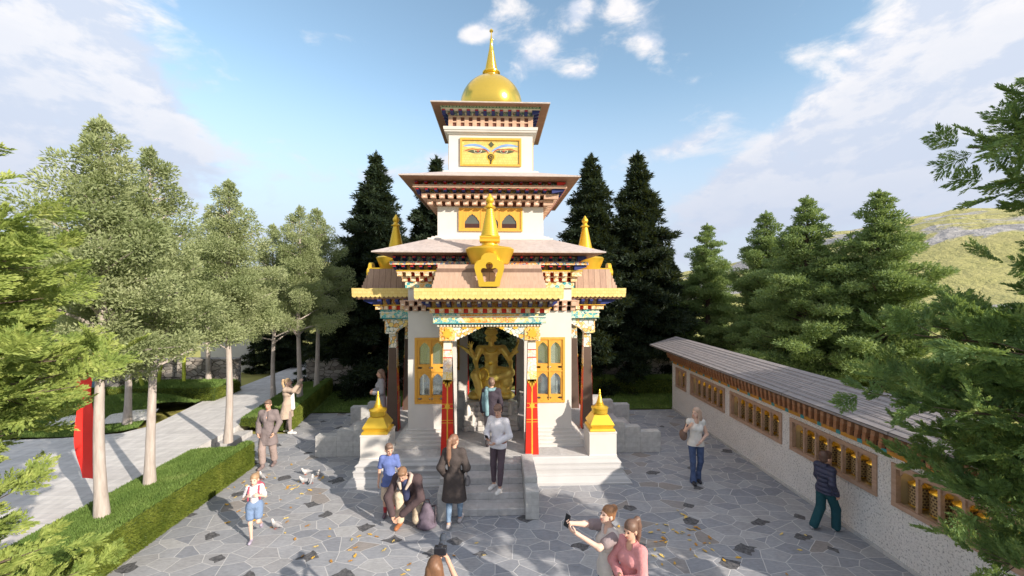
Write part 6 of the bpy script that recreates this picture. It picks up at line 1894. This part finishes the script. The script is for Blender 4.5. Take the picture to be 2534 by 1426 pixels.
def hand4(w, d, n_, spread=.5, ln=.13, curl=.2):
    w = v3(*w); d = nrm(v3(*d)); n_ = v3(*n_); n_ = nrm(n_-d*(n_ @ d)); l = np.cross(d, n_)
    S.ell(w+d*.06, (.022, .058, .062), np.stack([n_, l, d], 1), .015)
    for i, (o, q) in enumerate(((-.045, .8), (-.015, 1.0), (.015, .97), (.043, .78))):
        b = w+d*.10+l*o; dd = nrm(d+l*o*spread*12); m1 = b+nrm(dd+n_*curl*.5)*ln*.55*q; S.cap(b, m1, .017, .014, .008); S.cap(m1, m1+nrm(dd+n_*curl*1.5)*ln*.5*q, .014, .009, .006)
    b = w+d*.04-l*.05; S.cap(b, b+nrm(d*.6-l*.8)*.085, .018, .012, .008)
arm4([(-.33, .02, 1.43), (-.43, -.02, 1.16), (-.62, -.08, 1.36), (-.80, -.12, 1.50)], (.10, .072, .055, .036)); hand4((-.80, -.12, 1.50), (-.9, -.1, .35), (0, 0, 1), .3)
arm4([(-.30, -.05, 1.42), (-.42, -.10, 1.14), (-.52, -.20, 1.36), (-.55, -.24, 1.46)], (.09, .068, .05, .036)); hand4((-.55, -.24, 1.46), (0, -.05, 1), (0, -1, 0), .9)
arm4([(-.32, -.03, 1.40), (-.43, -.12, 1.08), (-.38, -.36, .93)], (.095, .07, .045)); hand4((-.38, -.36, .93), (.2, -.8, -.4), (0, .2, -1), .2, .11, .5)
arm4([(.33, .02, 1.43), (.50, -.02, 1.16), (.64, -.08, 1.36), (.70, -.12, 1.50)], (.10, .072, .055, .036)); hand4((.70, -.12, 1.50), (.3, -.05, 1), (-1, -.3, 0), .5)
arm4([(.30, -.05, 1.42), (.48, -.12, 1.18), (.60, -.24, 1.30)], (.09, .068, .04)); hand4((.60, -.24, 1.30), (.55, -.4, .6), (-.3, -1, 0), .4)
arm4([(.32, -.03, 1.40), (.52, -.12, 1.06), (.53, -.32, .92)], (.095, .07, .045)); hand4((.53, -.32, .92), (.0, -.8, -.4), (0, .2, -1), .2, .11, .5)
S.obj('body', MATS['statue_gold'], t)
mb = MB()
cr = [(.135, 1.83), (.165, 1.85), (.17, 1.88), (.15, 1.90), (.16, 1.93), (.145, 1.96), (.15, 1.985), (.12, 2.02), (.125, 2.05), (.09, 2.09), (.07, 2.13), (.03, 2.17), (.005, 2.20)]
mb.lathe(cr, 26, 0, (0, -.02, 0))
for k in range(16):
    a = 2*PI*k/16; mb.lathe([(.018, 0), (.024, .03), (.016, .07), (.002, .11)], 8, 0, (.158*math.cos(a), -.02+.158*math.sin(a), 1.86))
mb.build('crown', BRONZE, t, True, 40)
for (x, y, z, rr, nn) in ((-.19, -.60, .80, .165, 22),):
    mb = MB()
    for k in range(nn):
        a = 2*PI*k/nn; c = (x+rr*.75*math.cos(a), y-.02+.02*math.sin(a), z-.02+rr*1.0*math.sin(a))
        mb.lathe([(.001, -.019), (.014, -.013), (.019, 0), (.014, .013), (.001, .019)], 8, 0, c)
    mb.build('bead_string', GOLD, t, True)
mb = MB()
for k in range(26):
    a = PI+PI*(k+.5)/26; mb.lathe([(.001, -.017), (.013, -.011), (.017, 0), (.013, .011), (.001, .017)], 8, 0, (.16*math.cos(a), -.185-.03*math.sin(-a), 1.46+.13*math.sin(a)))
mb.lathe([(.005, -.01), (.055, 0), (.005, .01)], 12, 0, M=Matrix.Translation((-.02, -.225, 1.02)) @ Matrix.Rotation(PI/2, 4, 'X'))
mb.build('necklace', GOLD, t, True)
